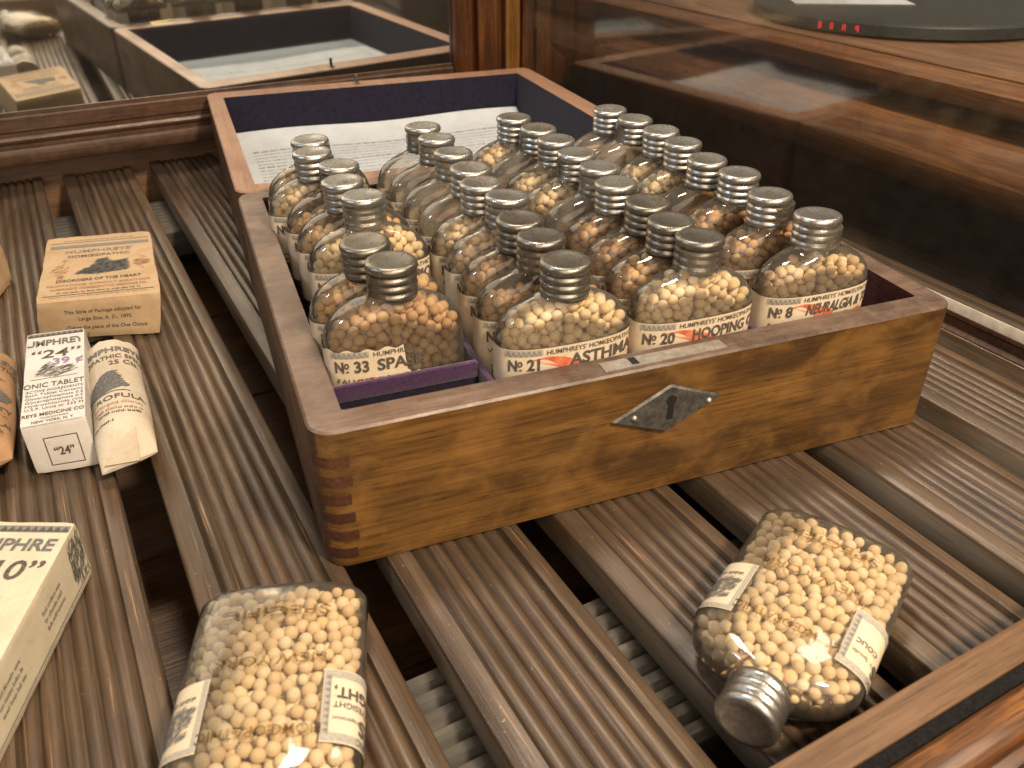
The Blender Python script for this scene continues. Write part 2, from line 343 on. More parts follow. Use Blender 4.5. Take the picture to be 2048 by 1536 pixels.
def tag(o, label, cat, group=None):
    o['label'] = label; o['category'] = cat
    if group: o['group'] = group
    return o

_tc = {}
def text_geo(body, bold=0.0, shear=0.0):
    """triangles of a word set at size 1, left aligned: verts (x, y), faces, width"""
    key = (body, bold, shear)
    if key in _tc: return _tc[key]
    cu = bpy.data.curves.new('word', 'FONT'); cu.body = body; cu.size = 1.0; cu.offset = bold; cu.shear = shear; cu.resolution_u = 3
    ob = bpy.data.objects.new('word', cu); COL.objects.link(ob)
    bpy.context.view_layer.update()
    me = bpy.data.meshes.new_from_object(ob.evaluated_get(bpy.context.evaluated_depsgraph_get()))
    vs = [(v.co.x, v.co.y) for v in me.vertices]; fs = [tuple(p.vertices) for p in me.polygons]
    bpy.data.objects.remove(ob); bpy.data.curves.remove(cu); bpy.data.meshes.remove(me)
    w = max([v[0] for v in vs] + [0.01])
    _tc[key] = (vs, fs, w); return _tc[key]
CAPH = 0.729
def put_text(mb, body, x, y, h, fn, mi=1, bold=0.0, shear=0.0, sx=1.0, align='L', width=None, clip=None):
    """h: cap height; fn(x, y) maps the flat print to space; width forces the line's length; clip = (x0, x1)"""
    vs, fs, w = text_geo(body, bold, shear); k = h / CAPH; kx = k * sx
    if width: kx = width / w
    x0 = x - (w * kx / 2 if align == 'C' else w * kx if align == 'R' else 0)
    pts = [(x0 + a * kx, y + b * k) for a, b in vs]
    if clip:
        fs = [f for f in fs if all(clip[0] <= pts[i][0] <= clip[1] for i in f)]
    used = sorted({i for f in fs for i in f}); ix = {i: n for n, i in enumerate(used)}
    mb.add([fn(*pts[i]) for i in used], [tuple(ix[i] for i in f) for f in fs], mi)
def put_poly(mb, pts, fn, mi):
    c = (sum(p[0] for p in pts) / len(pts), sum(p[1] for p in pts) / len(pts))
    n = len(pts); mb.add([fn(*p) for p in pts] + [fn(*c)], [(i, (i + 1) % n, n) for i in range(n)], mi)
def put_rect(mb, x0, x1, y0, y1, fn, mi, n=1):
    for i in range(n):
        a, b = x0 + (x1 - x0) * i / n, x0 + (x1 - x0) * (i + 1) / n
        mb.add([fn(a, y0), fn(b, y0), fn(b, y1), fn(a, y1)], [(0, 1, 2, 3)], mi)
def put_frame(mb, x0, x1, y0, y1, t, fn, mi):
    put_rect(mb, x0, x1, y0, y0 + t, fn, mi, 6); put_rect(mb, x0, x1, y1 - t, y1, fn, mi, 6)
    put_rect(mb, x0, x0 + t, y0 + t, y1 - t, fn, mi); put_rect(mb, x1 - t, x1, y0 + t, y1 - t, fn, mi)
def inside(poly, x, y):
    c = False; n = len(poly)
    for i in range(n):
        (x1, y1), (x2, y2) = poly[i], poly[i - 1]
        if (y1 > y) != (y2 > y) and x < (x2 - x1) * (y - y1) / (y2 - y1) + x1: c = not c
    return c
def engrave(mb, poly, fn, mi, n, ln, th, ang=0.5, seed=1):
    """a vignette hatched with short engraved strokes inside an outline"""
    r = random.Random(seed); xs = [p[0] for p in poly]; ys = [p[1] for p in poly]; k = 0
    while k < n:
        x, y = r.uniform(min(xs), max(xs)), r.uniform(min(ys), max(ys)); k += 1
        if not inside(poly, x, y): continue
        a = ang + r.uniform(-0.5, 0.5); l = ln * r.uniform(0.5, 1.3); t = th * r.uniform(0.6, 1.4)
        dx, dy = math.cos(a) * l / 2, math.sin(a) * l / 2; nx, ny = -math.sin(a) * t / 2, math.cos(a) * t / 2
        mb.add([fn(x - dx, y - dy), fn(x + nx, y + ny), fn(x + dx, y + dy), fn(x - nx, y - ny)], [(0, 1, 2, 3)], mi)
def small_print(mb, x0, x1, y, h, fn, mi, seed, gap=0.5):
    """a line of print too small to read: word-long dashes of letter stems"""
    r = random.Random(seed); x = x0
    while x < x1:
        w = h * r.uniform(0.9, 3.6)
        e = min(x + w, x1); xx = x
        while xx < e:
            hh = h * r.choice((0.7, 0.7, 1.0)); put_rect(mb, xx, min(xx + h * 0.28, e), y, y + hh, fn, mi); xx += h * 0.52
            if r.random() < 0.6: put_rect(mb, xx - h * 0.26, min(xx, e), y + r.choice((0, hh * 0.75)), y + r.choice((0.2, 0.3)) * h, fn, mi)
        x = e + h * gap
def quad_map(bl, br, tr, tl, lift):
    """flat print coordinates in metres from the lower left corner onto a four-cornered face"""
    bl, br, tr, tl = map(Vector, (bl, br, tr, tl)); n = (br - bl).cross(tl - bl).normalized() * lift
    w = ((br - bl).length + (tr - tl).length) / 2; h = ((tl - bl).length + (tr - br).length) / 2
    def fn(x, y):
        u, v = x / w, y / h
        return tuple((bl * (1 - u) + br * u) * (1 - v) + (tl * (1 - u) + tr * u) * v + n)
    return fn, w, h

# ================================================================== THE DISPLAY CASE (built along its own axes u, v)

def case_thing(name, label, cat): return thing(name, label, cat, (0, 0, 0), AC)

# --- ground under the case, seen between the slats
mb = MB(); mb.box(-0.75, 0.40, -0.20, 0.66, -0.150, -0.110)
for k in range(-3, 4): mb.box(-0.75, 0.40, 0.10 + k * 0.11, 0.102 + k * 0.11, -0.1105, -0.1085)
fl = mb.build('floor', M['floor'], None, bevel=0.0008); fl.rotation_euler = (0, 0, AC); fl['kind'] = 'structure'
mb = MB(); mb.box(-4, 5, -4, 5, -0.95, -0.90)
fl2 = mb.build('room_floor', M['floor']); fl2['kind'] = 'structure'

# --- slatted shelf
shelf = case_thing('slatted_shelf', 'brown wooden shelf of ridged slats that everything in the case stands on', 'shelf')
def slat_profile(w):
    pts = [(0, -0.0135), (0, -0.0008), (0.0008, 0)]
    ml, mr_, n = 0.0095, 0.0072, 6; p = (w - ml - mr_) / n
    pts.append((ml - 0.0010, 0))
    for i in range(n):
        for t in (0.0, 0.09, 0.2, 0.35, 0.5, 0.65, 0.8, 0.91): pts.append((ml + (i + t) * p, -0.0003 - 0.0021 * (1 - math.sin(math.pi * t) ** 0.55)))
    pts += [(w - mr_, -0.0024), (w - mr_ + 0.0010, 0), (w - 0.0008, 0), (w, -0.0008), (w, -0.0135)]
    return pts
for k in range(-7, 6):
    u0 = 0.0198 + 0.0638 * (k - 0) ; w = 0.0492
    r = random.Random(k + 50); d0 = r.uniform(-0.004, 0.004); sag = r.uniform(-0.0004, 0.0002)
    if u0 > 0.30: w = 0.050
    mb = MB(); prof = slat_profile(w)
    mb.prism(prof, -0.150, 0.512 + d0, lambda p, q, t: (u0 + p, t, ZS + sag * math.sin(t * 9) + q), segs=10)
    o = mb.build('slat', M['slat'], shelf, smooth=True, angle=50)
for (v0, v1) in ((-0.105, -0.041), (0.398, 0.462)):
    prof = [(v0, -0.0945)]
    n = 9; p = (v1 - v0) / n
    for i in range(n): prof += [(v0 + i * p, -0.0765), (v0 + (i + .3) * p, -0.0740), (v0 + (i + .75) * p, -0.0735)]
    prof += [(v1, -0.0765), (v1, -0.0945)]
    mb = MB(); mb.prism(prof, -0.6, 0.34, lambda a, b, t: (t, a, b))
    mb.build('batten', M['batten'], shelf, smooth=True, angle=30)

# --- back strip, mirror and its frame
strip = case_thing('back_board', 'plain brown board closing the back of the case under the mirror frame', 'board')
mb = MB(); mb.box(-0.75, 0.36, 0.5150, 0.530, -0.138, -0.0440); mb.build('board', M['strip'], strip, bevel=0.001)

mir = case_thing('wall_mirror', 'old silvered mirror in a moulded dark wood frame at the back of the case', 'mirror')
prof = [(0.5135, -0.0020), (0.4715, -0.0020), (0.4708, -0.0030), (0.4708, -0.0120), (0.4728, -0.0130), (0.4728, -0.0150), (0.4712, -0.0160),
        (0.4705, -0.0180), (0.4712, -0.0200), (0.4735, -0.0210), (0.4735, -0.0235), (0.4712, -0.0245), (0.4704, -0.0275), (0.4704, -0.0320), (0.4716, -0.0350), (0.4745, -0.0360), (0.5135, -0.0360)]
mb = MB(); mb.prism(prof, -0.75, 0.274, lambda a, b, t: (t, a, b)); mb.build('frame', M['frame'], mir, smooth=True, angle=30)
# gold-dusty ledge where glass meets the frame
mb = MB(); mb.box(-0.75, 0.274, 0.4735, 0.4765, -0.0019, 0.0006); mb.build('glazing_bead', M['bead'] if False else M['frame'], mir)
tl = math.tan(R(1.5))
def mv(z): return 0.4742 - z * tl
mb = MB(); mb.hexa([(-0.75, mv(-0.0015), -0.0015), (0.274, mv(-0.0015), -0.0015), (0.274, mv(-0.0015) + .004, -0.0015), (-0.75, mv(-0.0015) + .004, -0.0015)],
                   [(-0.75, mv(0.62), 0.62), (0.274, mv(0.62), 0.62), (0.274, mv(0.62) + .004, 0.62), (-0.75, mv(0.62) + .004, 0.62)])
mb.build('mirror_glass', M['mirror'], mir)

# --- corner post with flutes
post = case_thing('corner_post', 'fluted dark red-brown corner post with a gold strip beside the mirror', 'post')
U0 = 0.2745
prof = [(0.000, 0.530), (0.000, 0.4690), (0.0015, 0.4680), (0.0170, 0.4680), (0.0190, 0.4700), (0.0195, 0.4760), (0.0225, 0.4760), (0.0230, 0.4690),
        (0.0250, 0.4672), (0.0400, 0.4672), (0.0420, 0.4685), (0.0428, 0.4740), (0.0480, 0.4740), (0.0485, 0.4690), (0.0630, 0.4690), (0.0634, 0.4740), (0.0655, 0.4740), (0.0660, 0.4680), (0.0780, 0.4680), (0.0780, 0.530)]
mb = MB(); mb.prism([(U0 + a, b) for a, b in prof], -0.1370, 0.65, lambda a, b, t: (a, b, t)); mb.build('shaft', M['post'], post, smooth=True, angle=25)
mb = MB(); mb.box(U0 + 0.0490, U0 + 0.0626, 0.4672, 0.4686, -0.05, 0.65); mb.build('gold_strip', M['postgold'], post, bevel=0.0004)
# carved bracket on the outer side
mb = MB()
out2 = [(0, 0.030), (0.006, 0.026), (0.014, 0.016), (0.022, 0.008), (0.029, 0.003), (0.031, -0.006), (0.027, -0.014), (0.029, -0.030), (0.024, -0.045), (0.012, -0.055), (0, -0.06)]
mb.prism([(U0 + 0.0782 + a, b) for a, b in out2], 0.462, 0.482, lambda a, b, t: (a, t, b - 0.006)); mb.build('bracket', M['post'], post, bevel=0.002, bseg=3)

# --- right side: rail, putty bead and pane
rail = case_thing('side_rail', 'low brown rail with a pale bead along the right side of the case', 'rail')
prof = [(0.352, -0.137), (0.341, -0.137), (0.341, -0.0600), (0.3395, -0.0585), (0.3395, -0.0570), (0.3412, -0.0550), (0.3412, -0.0505), (0.3400, -0.0490), (0.3400, -0.0472), (0.352, -0.0472)]
mb = MB(); mb.prism(prof, -0.14, 0.466, lambda a, b, t: (a, t, b)); mb.build('rail', M['frame'], rail, smooth=True, angle=30)
mb = MB(); mb.hexa([(0.3402, -.14, -.0470), (0.3424, -.14, -.0470), (0.3424, .466, -.0470), (0.3402, .466, -.0470)], [(0.3415, -.14, -.0418), (0.3424, -.14, -.0418), (0.3424, .466, -.0418), (0.3415, .466, -.0418)])
mb.build('bead', M['bead'], rail, bevel=0.0005)
pane = MB().box(0.3425, 0.3455, -0.14, 0.466, -0.0470, 0.62).build('glass_pane', M['pane'])
pane.rotation_euler = (0, 0, AC); tag(pane, 'upright clear glass pane closing the right side of the case', 'glass pane')

# --- front rail: brown strip built for the glass edge's reflection, putty line, varnished oak outside
fr = case_thing('front_rail', 'orange varnished oak front rail of the case with a black putty line', 'rail')
mb = MB(); mb.box(-0.75, 0.42, -0.1485, -0.1385, -0.137, -0.0350); mb.build('reflection_strip', M['glint_strip'], fr, bevel=0.0008)
mb = MB(); mb.box(-0.75, 0.42, -0.1535, -0.1487, -0.137, -0.0350); mb.build('putty_line', M['putty'], fr, bevel=0.0008)
prof = [(-0.1537, -0.137), (-0.1537, -0.0330), (-0.1550, -0.0312), (-0.1600, -0.0300), (-0.1640, -0.0305), (-0.1655, -0.0330), (-0.1685, -0.0330), (-0.1700, -0.0305), (-0.1760, -0.0300), (-0.185, -0.034), (-0.19, -0.042), (-0.19, -0.137)]
mb = MB(); mb.prism(prof, -0.75, 0.42, lambda a, b, t: (t, a, b)); mb.build('oak_moulding', M['oak'], fr, smooth=True, angle=30)

# ================================================================== THE COUNTER BEYOND THE GLASS
cnt = case_thing('shop_counter', 'long dark wooden shop counter with rounded moulding beyond the glass', 'counter')
def arc(cx, cz, r, a0, a1, n): return [(cx + r * math.cos(R(a0 + (a1 - a0) * i / n)), cz + r * math.sin(R(a0 + (a1 - a0) * i / n))) for i in range(n + 1)]
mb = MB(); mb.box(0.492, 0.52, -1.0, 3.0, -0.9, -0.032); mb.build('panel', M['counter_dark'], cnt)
prof = [(0.52, -0.042)] + arc(0.476, -0.018, 0.024, -90, -180, 6) + arc(0.476, -0.018, 0.024, 180, 95, 7) + [(0.478, 0.0068), (0.481, 0.0075), (0.481, 0.018), (0.52, 0.018)]
mb = MB(); mb.prism(prof, -1.0, 3.0, lambda a, b, t: (a, t, b)); mb.build('moulding', M['counter'], cnt, smooth=True, angle=35)
mb = MB(); mb.prism([(0.462, 0.0185), (1.8, 0.0185), (1.8, 0.032), (0.464, 0.032), (0.461, 0.030), (0.461, 0.0205)], -1.0, 3.0, lambda a, b, t: (a, t, b)); mb.build('edge_board', M['counter'], cnt, smooth=True, angle=30)
mb = MB()
for k in range(6): mb.box(0.492 + k * 0.215, 0.705 + k * 0.215, -1.0, 3.0, 0.0322, 0.0336)
mb.build('counter_top', M['counter_top'], cnt, bevel=0.0008)

# round black appliance with red figures and a sheet of paper on it
CX, CY, CR = 0.629, 0.313, 0.125
dev = case_thing('black_appliance', 'round black appliance with small red lit figures on the counter', 'appliance')
mb = MB(); mb.lathe([(0.0, 0.0338), (CR - 0.004, 0.0338), (CR, 0.0360), (CR, 0.0435), (CR - 0.005, 0.0460), (CR - 0.020, 0.0465), (0.0, 0.0465)], (CX, CY, 0), 72); mb.build('body', M['plastic'], dev, smooth=True, angle=30)
mb = MB()
for g in range(2):
    for d in range(2):
        for (x, z, w, h) in ((.0003, .0042, .0020, .0007), (0, .0024, .0007, .0018), (.0019, .0024, .0007, .0018), (.0003, .0020, .0020, .0007), (.0019, .0003, .0007, .0018), (0, .0003, .0007, .0018), (.0003, 0, .0020, .0007))[:7 - (g + d) % 3]:
            a = R(190.6 + g * 9.2 + d * 4.6) + x / CR; a2 = a + w / CR; z1 = 0.0372 + z; q = [(CX + r * math.cos(t), CY + r * math.sin(t)) for r, t in ((CR + .0004, a), (CR + .0004, a2), (CR - .0006, a2), (CR - .0006, a))]
            mb.hexa([(*p, z1) for p in q], [(*p, z1 + h) for p in q])
mb.build('display_figures', M['led'], dev)
q = [(0.528, 0.339), (0.611, 0.287), (0.690, 0.413), (0.607, 0.465)]
sh = MB().hexa([(*p, 0.0468) for p in q], [(*p, 0.0474) for p in q]).build('paper_sheet', M['leaflet']); sh.rotation_euler = (0, 0, AC)
tag(sh, 'white paper sheet lying on the round black appliance', 'paper')

# ================================================================== THE MEDICINE CHEST
chest = thing('medicine_chest', 'open oak medicine chest with diamond keyhole plate holding rows of glass bottles', 'chest', (0, 0, -H))
def rrect(x0, x1, y0, y1, r, n=5):
    out = []
    for cx, cy, a0 in ((x1 - r, y0 + r, -90), (x1 - r, y1 - r, 0), (x0 + r, y1 - r, 90), (x0 + r, y0 + r, 180)):
        for i in range(n + 1):
            a = R(a0 + 90 * i / n); out.append((cx + r * math.cos(a), cy + r * math.sin(a)))
    return out
def shell(mb, x0, x1, y0, y1, z0, z1, ix0, ix1, iy0, iy1, zi, r, ends):
    """open box: outer rounded wall (front material 0, sides 1), top rim 2, inside lining 3"""
    n = 7
    o = rrect(x0, x1, y0, y1, r, n); i = rrect(ix0, ix1, iy0, iy1, 0.0012, n); c = len(o)
    b = 0.0008; cx, cy = (x0 + x1) / 2, (y0 + y1) / 2
    o2 = rrect(x0 + b, x1 - b, y0 + b, y1 - b, r - b, n)
    vs = [(x, y, z0) for x, y in o2] + [(x, y, z0 + b) for x, y in o] + [(x, y, z1 - b) for x, y in o] + [(x, y, z1) for x, y in o2] + [(x, y, z1) for x, y in i] + [(x, y, zi) for x, y in i]
    for k in range(c):
        j = (k + 1) % c; nx, ny = o[j][1] - o[k][1], -(o[j][0] - o[k][0])
        m = 0 if abs(ny) > abs(nx) * 0.9 else 1
        for lv, mi in ((0, m), (1, m), (2, 2), (3, 2), (4, 3)):
            mb.add([], []); mb.f.append((lv * c + k, lv * c + j, (lv + 1) * c + j, (lv + 1) * c + k)); mb.m.append(mi)
    mb.v += vs
    mb.f.append(tuple(range(c - 1, -1, -1))); mb.m.append(1)
    mb.f.append(tuple(range(5 * c, 6 * c))); mb.m.append(3)
ZB = 0.006
mb = MB(); shell(mb, 0, W, 0, D - 0.0006, 0, H, 0.0122, 0.2492, 0.0118, 0.2258, ZB, 0.0085, 0)
# finger joints at the corners
for k in range(6):
    z0 = 0.0100 + k * 0.0078; w = 0.0110 + 0.0006 * math.sin(k * 2.1)
    r_ = 0.0085; outl = [(r_ - (r_ + .00018) * math.sin(R(t)), r_ - (r_ + .00018) * math.cos(R(t))) for t in (62, 50, 38, 26, 14, 0)] + [(w, -.00018)]
    back_ = [(w, .0012)] + [(r_ - (r_ - .0012) * math.sin(R(t)), r_ - (r_ - .0012) * math.cos(R(t))) for t in (0, 14, 26, 38, 50, 62)]
    for sg in (0,):
        P = [(W - x if sg else x, y) for x, y in outl + back_]
        mb.prism(P, H - z0 - 0.0042, H - z0, lambda a, b, t: (a, b, t), 4)
mb.build('case', [M['chest'], M['chest_side'], M['rim'], M['inner'], M['finger']], chest, smooth=True, angle=30)
# cell dividers
for x in (0.0675, 0.1240, 0.1790):
    MB().box(x - 0.0012, x + 0.0012, 0.0120, 0.2256, ZB + 0.0003, H - 0.0060).build('velvet_divider', M['velvet'], chest, bevel=0.0006)
MB().box(0.0125, 0.0660, 0.0308, 0.0336, H - 0.0100, H - 0.0035).build('velvet_crossbar', M['velvet'], chest, bevel=0.0010)
MB().box(0.0125, 0.0660, 0.0314, 0.0330, ZB + 0.0003, H - 0.0102).build('slot_shade', M['lining'], chest)  # dark panel added for the deep shade below the crossbar
# keyhole plate
mb = MB(); dia = [(0.1047, -0.0199), (0.1283, -0.0294), (0.1517, -0.0180), (0.1286, -0.0083)]
mb.prism(dia, -0.0016, 0.0, lambda a, b, t: (a, t, b + H)); kp = mb.build('keyhole_plate', M['iron'], chest, bevel=0.0010, bseg=1)
def disc(mb, cx, cz, r, y0, y1, mi=0, n=20):
    mb.prism([(cx + r * math.cos(2 * math.pi * i / n), cz + r * math.sin(2 * math.pi * i / n)) for i in range(n)], y0, y1, lambda a, b, t: (a, t, b + H), mi)
mb = MB(); pts = [(0.1292 + 0.0021 * math.cos(R(a)), -0.0150 + 0.0021 * math.sin(R(a))) for a in range(-55, 236, 15)]
pts = pts + [(0.1278, -0.0232), (0.1304, -0.0232)]
mb.prism(pts, -0.0018, -0.0008, lambda a, b, t: (a, t, b + H)); mb.build('keyhole', M['black'], kp)
for x, z in ((0.1143, -0.0195), (0.1454, -0.0188)):
    mb = MB(); vs = []
    mb.lathe([(0.0, 0.0011), (0.0006, 0.00095), (0.0011, 0.0005), (0.0013, 0.0)], (0, 0, 0), 16)
    mb.v = [(x + a, -0.0016 - c, H + z + b) for a, b, c in mb.v]; mb.build('screw', M['steel'], kp, smooth=True)
# lock plate let into the front rim
mb = MB(); mb.box(0.1035, 0.1146, 0.0024, 0.0086, H - 0.001, H + 0.00035); mb.box(0.1176, 0.1532, 0.0024, 0.0086, H - 0.001, H + 0.00035)
mb.box(0.1146, 0.1176, 0.0024, 0.0036, H - 0.001, H + 0.00035); mb.box(0.1146, 0.1176, 0.0036, 0.0086, H - 0.001, H + 0.0001, 1)
mb.build('lock_plate', [M['steel'], M['black']], chest)
# lid, laid back level with the rim
lid_z = 0
mb = MB(); shell(mb, 0, W, D + 0.0006, 2 * D - 0.0012, 0.0, H, 0.0110, 0.2440, 0.2490, 0.4540, H - 0.0372, 0.0080, 0)
lid = mb.build('lid', [M['chest_side'], M['chest_side'], M['lidrim'], M['lining']], chest, smooth=True, angle=30)
# hinges across the seam
for x in (0.048, 0.206):
    mb = MB(); mb.box(x - 0.012, x + 0.012, D - 0.0065, D - 0.0005, H - 0.0006, H + 0.0004); mb.box(x - 0.012, x + 0.012, D + 0.0005, D + 0.0065, H - 0.0006, H + 0.0004)
    mb.prism([(D + 0.0013 * math.cos(2 * math.pi * i / 12), H + 0.0005 + 0.0013 * math.sin(2 * math.pi * i / 12)) for i in range(12)], x - 0.012, x + 0.012, lambda a, b, t: (t, a, b))
    mb.build('hinge', M['brass'], chest, bevel=0.0002)
mb = MB(); mb.box(0.1120, 0.1140, 0.4630, 0.4648, H - 0.001, H + 0.0070); mb.box(0.1105, 0.1155, 0.4610, 0.4668, H - 0.001, H + 0.0006); mb.build('catch', M['iron'], lid, bevel=0.0003)
# printed leaflet lying in the lid
leaf = thing('paper_leaflet', 'white printed leaflet lying flat inside the open lid', 'leaflet', (0.012, 0.2500, -0.0362))
mb = MB(); nx, ny = 16, 20; vs = []; lw_, ll_ = 0.2305, 0.2030
def lz(x, y): return 0.0012 * math.sin(x * 40) * math.sin(y * 25) ** 2 + 0.0015 + 0.008 * max(0, (y - 0.18) / 0.023) ** 2
for j in range(ny + 1):
    for i in range(nx + 1):
        x, y = lw_ * i / nx, ll_ * j / ny; vs.append((x, y, lz(x, y)))
fs = [(j * (nx + 1) + i, j * (nx + 1) + i + 1, (j + 1) * (nx + 1) + i + 1, (j + 1) * (nx + 1) + i) for j in range(ny) for i in range(nx)]
mb.add(vs, fs)
lf = lambda x, y: (x, y, lz(x, y) + 0.0005)
for k in range(22):
    small_print(mb, 0.012, 0.218, 0.172 - k * 0.0072, 0.0016 if k % 5 else 0.0028, lf, 1, k + 3)
mb.build('sheet', [M['leaflet'], plain('faint_print', (0.30, 0.31, 0.32), 0.8, var=0.2, bumpk=0)], leaf, smooth=True, fix=False)

# ================================================================== BOTTLES
BH = 0.0866
PROF = [(0.0, 0.0205, 0.0070), (0.0004, 0.0222, 0.0082), (0.0014, 0.0244, 0.0095), (0.0035, 0.0256, 0.0101), (0.020, 0.0257, 0.0102), (0.045, 0.0257, 0.0102), (0.0580, 0.0256, 0.0102),
        (0.0615, 0.0252, 0.0101), (0.0645, 0.0241, 0.0099), (0.0672, 0.0222, 0.0096), (0.0694, 0.0196, 0.0093), (0.0710, 0.0168, 0.0090), (0.0722, 0.0138, 0.0087), (0.0731, 0.0110, 0.0084), (0.0740, 0.0090, 0.0082), (0.0755, 0.0082, 0.0081), (0.0830, 0.0080, 0.0080)]
def ab(z):
    for k in range(len(PROF) - 1):
        if PROF[k][0] <= z <= PROF[k + 1][0]:
            t = (z - PROF[k][0]) / (PROF[k + 1][0] - PROF[k][0])
            return PROF[k][1] + t * (PROF[k + 1][1] - PROF[k][1]), PROF[k][2] + t * (PROF[k + 1][2] - PROF[k][2])
    return PROF[-1][1:]
EXPO = 2.7
def sup(a, b, n, t):
    c, s = math.cos(t), math.sin(t)
    return (a * math.copysign(abs(c) ** (2 / n), c), b * math.copysign(abs(s) ** (2 / n), s))
def glass_mesh():
    mb = MB(); seg = 56; rings = []
    for z, a, b in PROF:
        f = min(1, max(0, (z - 0.066) / 0.0085)); n = EXPO + (2.0 - EXPO) * f
        rings.append([(*sup(a, b, n, 2 * math.pi * (i + .5) / seg), z) for i in range(seg)])
    mb.loft(rings); return mb
gm = glass_mesh().build('glass', M['glass'], None, smooth=True, angle=60); GLASS = gm.data; bpy.data.objects.remove(gm)
def variant(me, m):
    n = me.copy(); n.materials.clear(); n.materials.append(m); return n
GL = {'glass': GLASS, 'glassbrown': variant(GLASS, M['glassbrown']), 'glassempty': variant(GLASS, M['glassempty'])}
cp = [(0.0078, 0.0735), (0.0088, 0.0737)]
for zc in (0.0752, 0.0783, 0.0812):
    cp += [(0.0082, zc - 0.0014), (0.0088, zc - 0.0009), (0.00905, zc), (0.0088, zc + 0.0009), (0.0082, zc + 0.0014)]
cp += [(0.0082, 0.0829), (0.0087, 0.0832), (0.00925, 0.0840), (0.00930, 0.0851), (0.0090, 0.0860), (0.0083, 0.0865), (0.0070, 0.08655), (0.0062, 0.08625), (0.0, 0.0862)]
cm = MB().lathe(cp, (0, 0, 0), 44).build('cap', M['cap'], None, smooth=True, angle=60); CAP = cm.data; bpy.data.objects.remove(cm)
CP = {'cap': CAP, 'capdark': variant(CAP, M['capdark'])}

# pellets: dropped one by one into the flask, each to the lowest place it finds
PR = 0.00215
def pack(level, seed, lying=False):
    g = np.random.default_rng(seed); P = np.zeros((0, 3)); bad = 0
    wall = 0.0008; K = 4 * PR * PR * 0.74; ph = g.uniform(0, 6)
    zt = np.array([p[0] for p in PROF]); at = np.array([p[1] for p in PROF]); bt = np.array([p[2] for p in PROF])
    while bad < 10 and len(P) < 1100:
        a, b = 0.0257 - wall - PR, 0.0102 - wall - PR
        X = g.uniform(-1, 1, (90, 2)) * (a, b)
        X[:30, 1] = np.sign(X[:30, 1]) * b * (1 - np.abs(X[:30, 0] / a) ** EXPO) ** (1 / EXPO) * 0.995
        ok = np.abs(X[:, 0] / a) ** EXPO + np.abs(X[:, 1] / b) ** EXPO <= 1
        z = np.full(90, 0.0014 + PR)
        if len(P):
            d2 = ((X[:, None, :] - P[None, :, :2]) ** 2).sum(2)
            z = np.maximum(z, np.where(d2 < K, P[None, :, 2] + np.sqrt(np.maximum(0, K - d2)), -1).max(1))
        zz = np.minimum(z + PR * 0.6, 0.083)
        A = np.interp(zz, zt, at) - wall - PR * 0.75; Bq = np.interp(zz, zt, bt) - wall - PR * 0.95
        ok &= (A > 0) & (Bq > 0)
        ok &= np.abs(X[:, 0] / np.maximum(A, 1e-5)) ** EXPO + np.abs(X[:, 1] / np.maximum(Bq, 1e-5)) ** EXPO <= 1.02
        if not ok.any(): bad += 1; continue
        z = np.where(ok, z + g.uniform(0, 0.0004, 90), 9); i = int(z.argmin())
        if z[i] > level + 0.05 * X[i, 0] + 0.0015 * math.sin(X[i, 0] * 160 + ph): bad += 1; continue
        P = np.vstack([P, (X[i, 0], X[i, 1], z[i])])
    return P
bmi = bmesh.new(); bmesh.ops.create_icosphere(bmi, subdivisions=2, radius=1.0)
IV = np.array([v.co[:] for v in bmi.verts]); IF = np.array([[v.index for v in f.verts] for f in bmi.faces]); bmi.free()
def pellet_mesh(level, seed, m):
    P = pack(level, seed); n = len(P); g = np.random.default_rng(seed + 99)
    r = PR * np.where(g.random(n) < 0.12, g.uniform(0.78, 0.92, n), g.uniform(0.93, 1.05, n)); sq = g.uniform(0.93, 1.05, (n, 3))
    V = (P[:, None, :] + IV[None] * (r[:, None] * sq)[:, None, :]).reshape(-1, 3)
    F = (IF[None] + (np.arange(n) * len(IV))[:, None, None]).reshape(-1, 3)
    me = bpy.data.meshes.new('pellets'); me.vertices.add(len(V)); me.vertices.foreach_set('co', V.ravel())
    me.loops.add(F.size); me.loops.foreach_set('vertex_index', F.ravel())
    me.polygons.add(len(F)); me.polygons.foreach_set('loop_start', np.arange(0, F.size, 3)); me.polygons.foreach_set('loop_total', np.full(len(F), 3))
    me.update(); me.validate(); me.polygons.foreach_set('use_smooth', [True] * len(F)); me.materials.append(m); return me
PELL = {}
def pellets(level, seed, mk):
    k = (level, seed)
    if k not in PELL: PELL[k] = {}
    d = PELL[k]
    if mk not in d:
        if d: d[mk] = variant(next(iter(d.values())), M[mk])
        else: d[mk] = pellet_mesh(level, seed, M[mk])
    return d[mk]

# label band: arc length s along the flask's outline, s = 0 at the middle of the front
def outline(off):
    pts = [sup(0.0257 + off, 0.0102 + off, EXPO, -math.pi / 2 + 2 * math.pi * i / 720) for i in range(721)]
    pts = np.array(pts); d = np.hypot(*np.diff(pts, axis=0).T); s = np.concatenate([[0], np.cumsum(d)]); return pts, s
OP, OS = outline(0.00025); PER = OS[-1]
def band(lift):
    def fn(s, z):
        q = s % PER; x, y = np.interp(q, OS, OP[:, 0]), np.interp(q, OS, OP[:, 1])
        e = 0.0003; x2, y2 = np.interp((s + e) % PER, OS, OP[:, 0]), np.interp((s + e) % PER, OS, OP[:, 1])
        x1, y1 = np.interp((s - e) % PER, OS, OP[:, 0]), np.interp((s - e) % PER, OS, OP[:, 1])
        tx, ty = x2 - x1, y2 - y1; l = math.hypot(tx, ty) or 1
        return (x + ty / l * lift, y - tx / l * lift, z)
    return fn
LT, LB = 0.0585, 0.0355                         # the label's upper and lower edge above the base
SMAX = PER / 2 - 0.0155
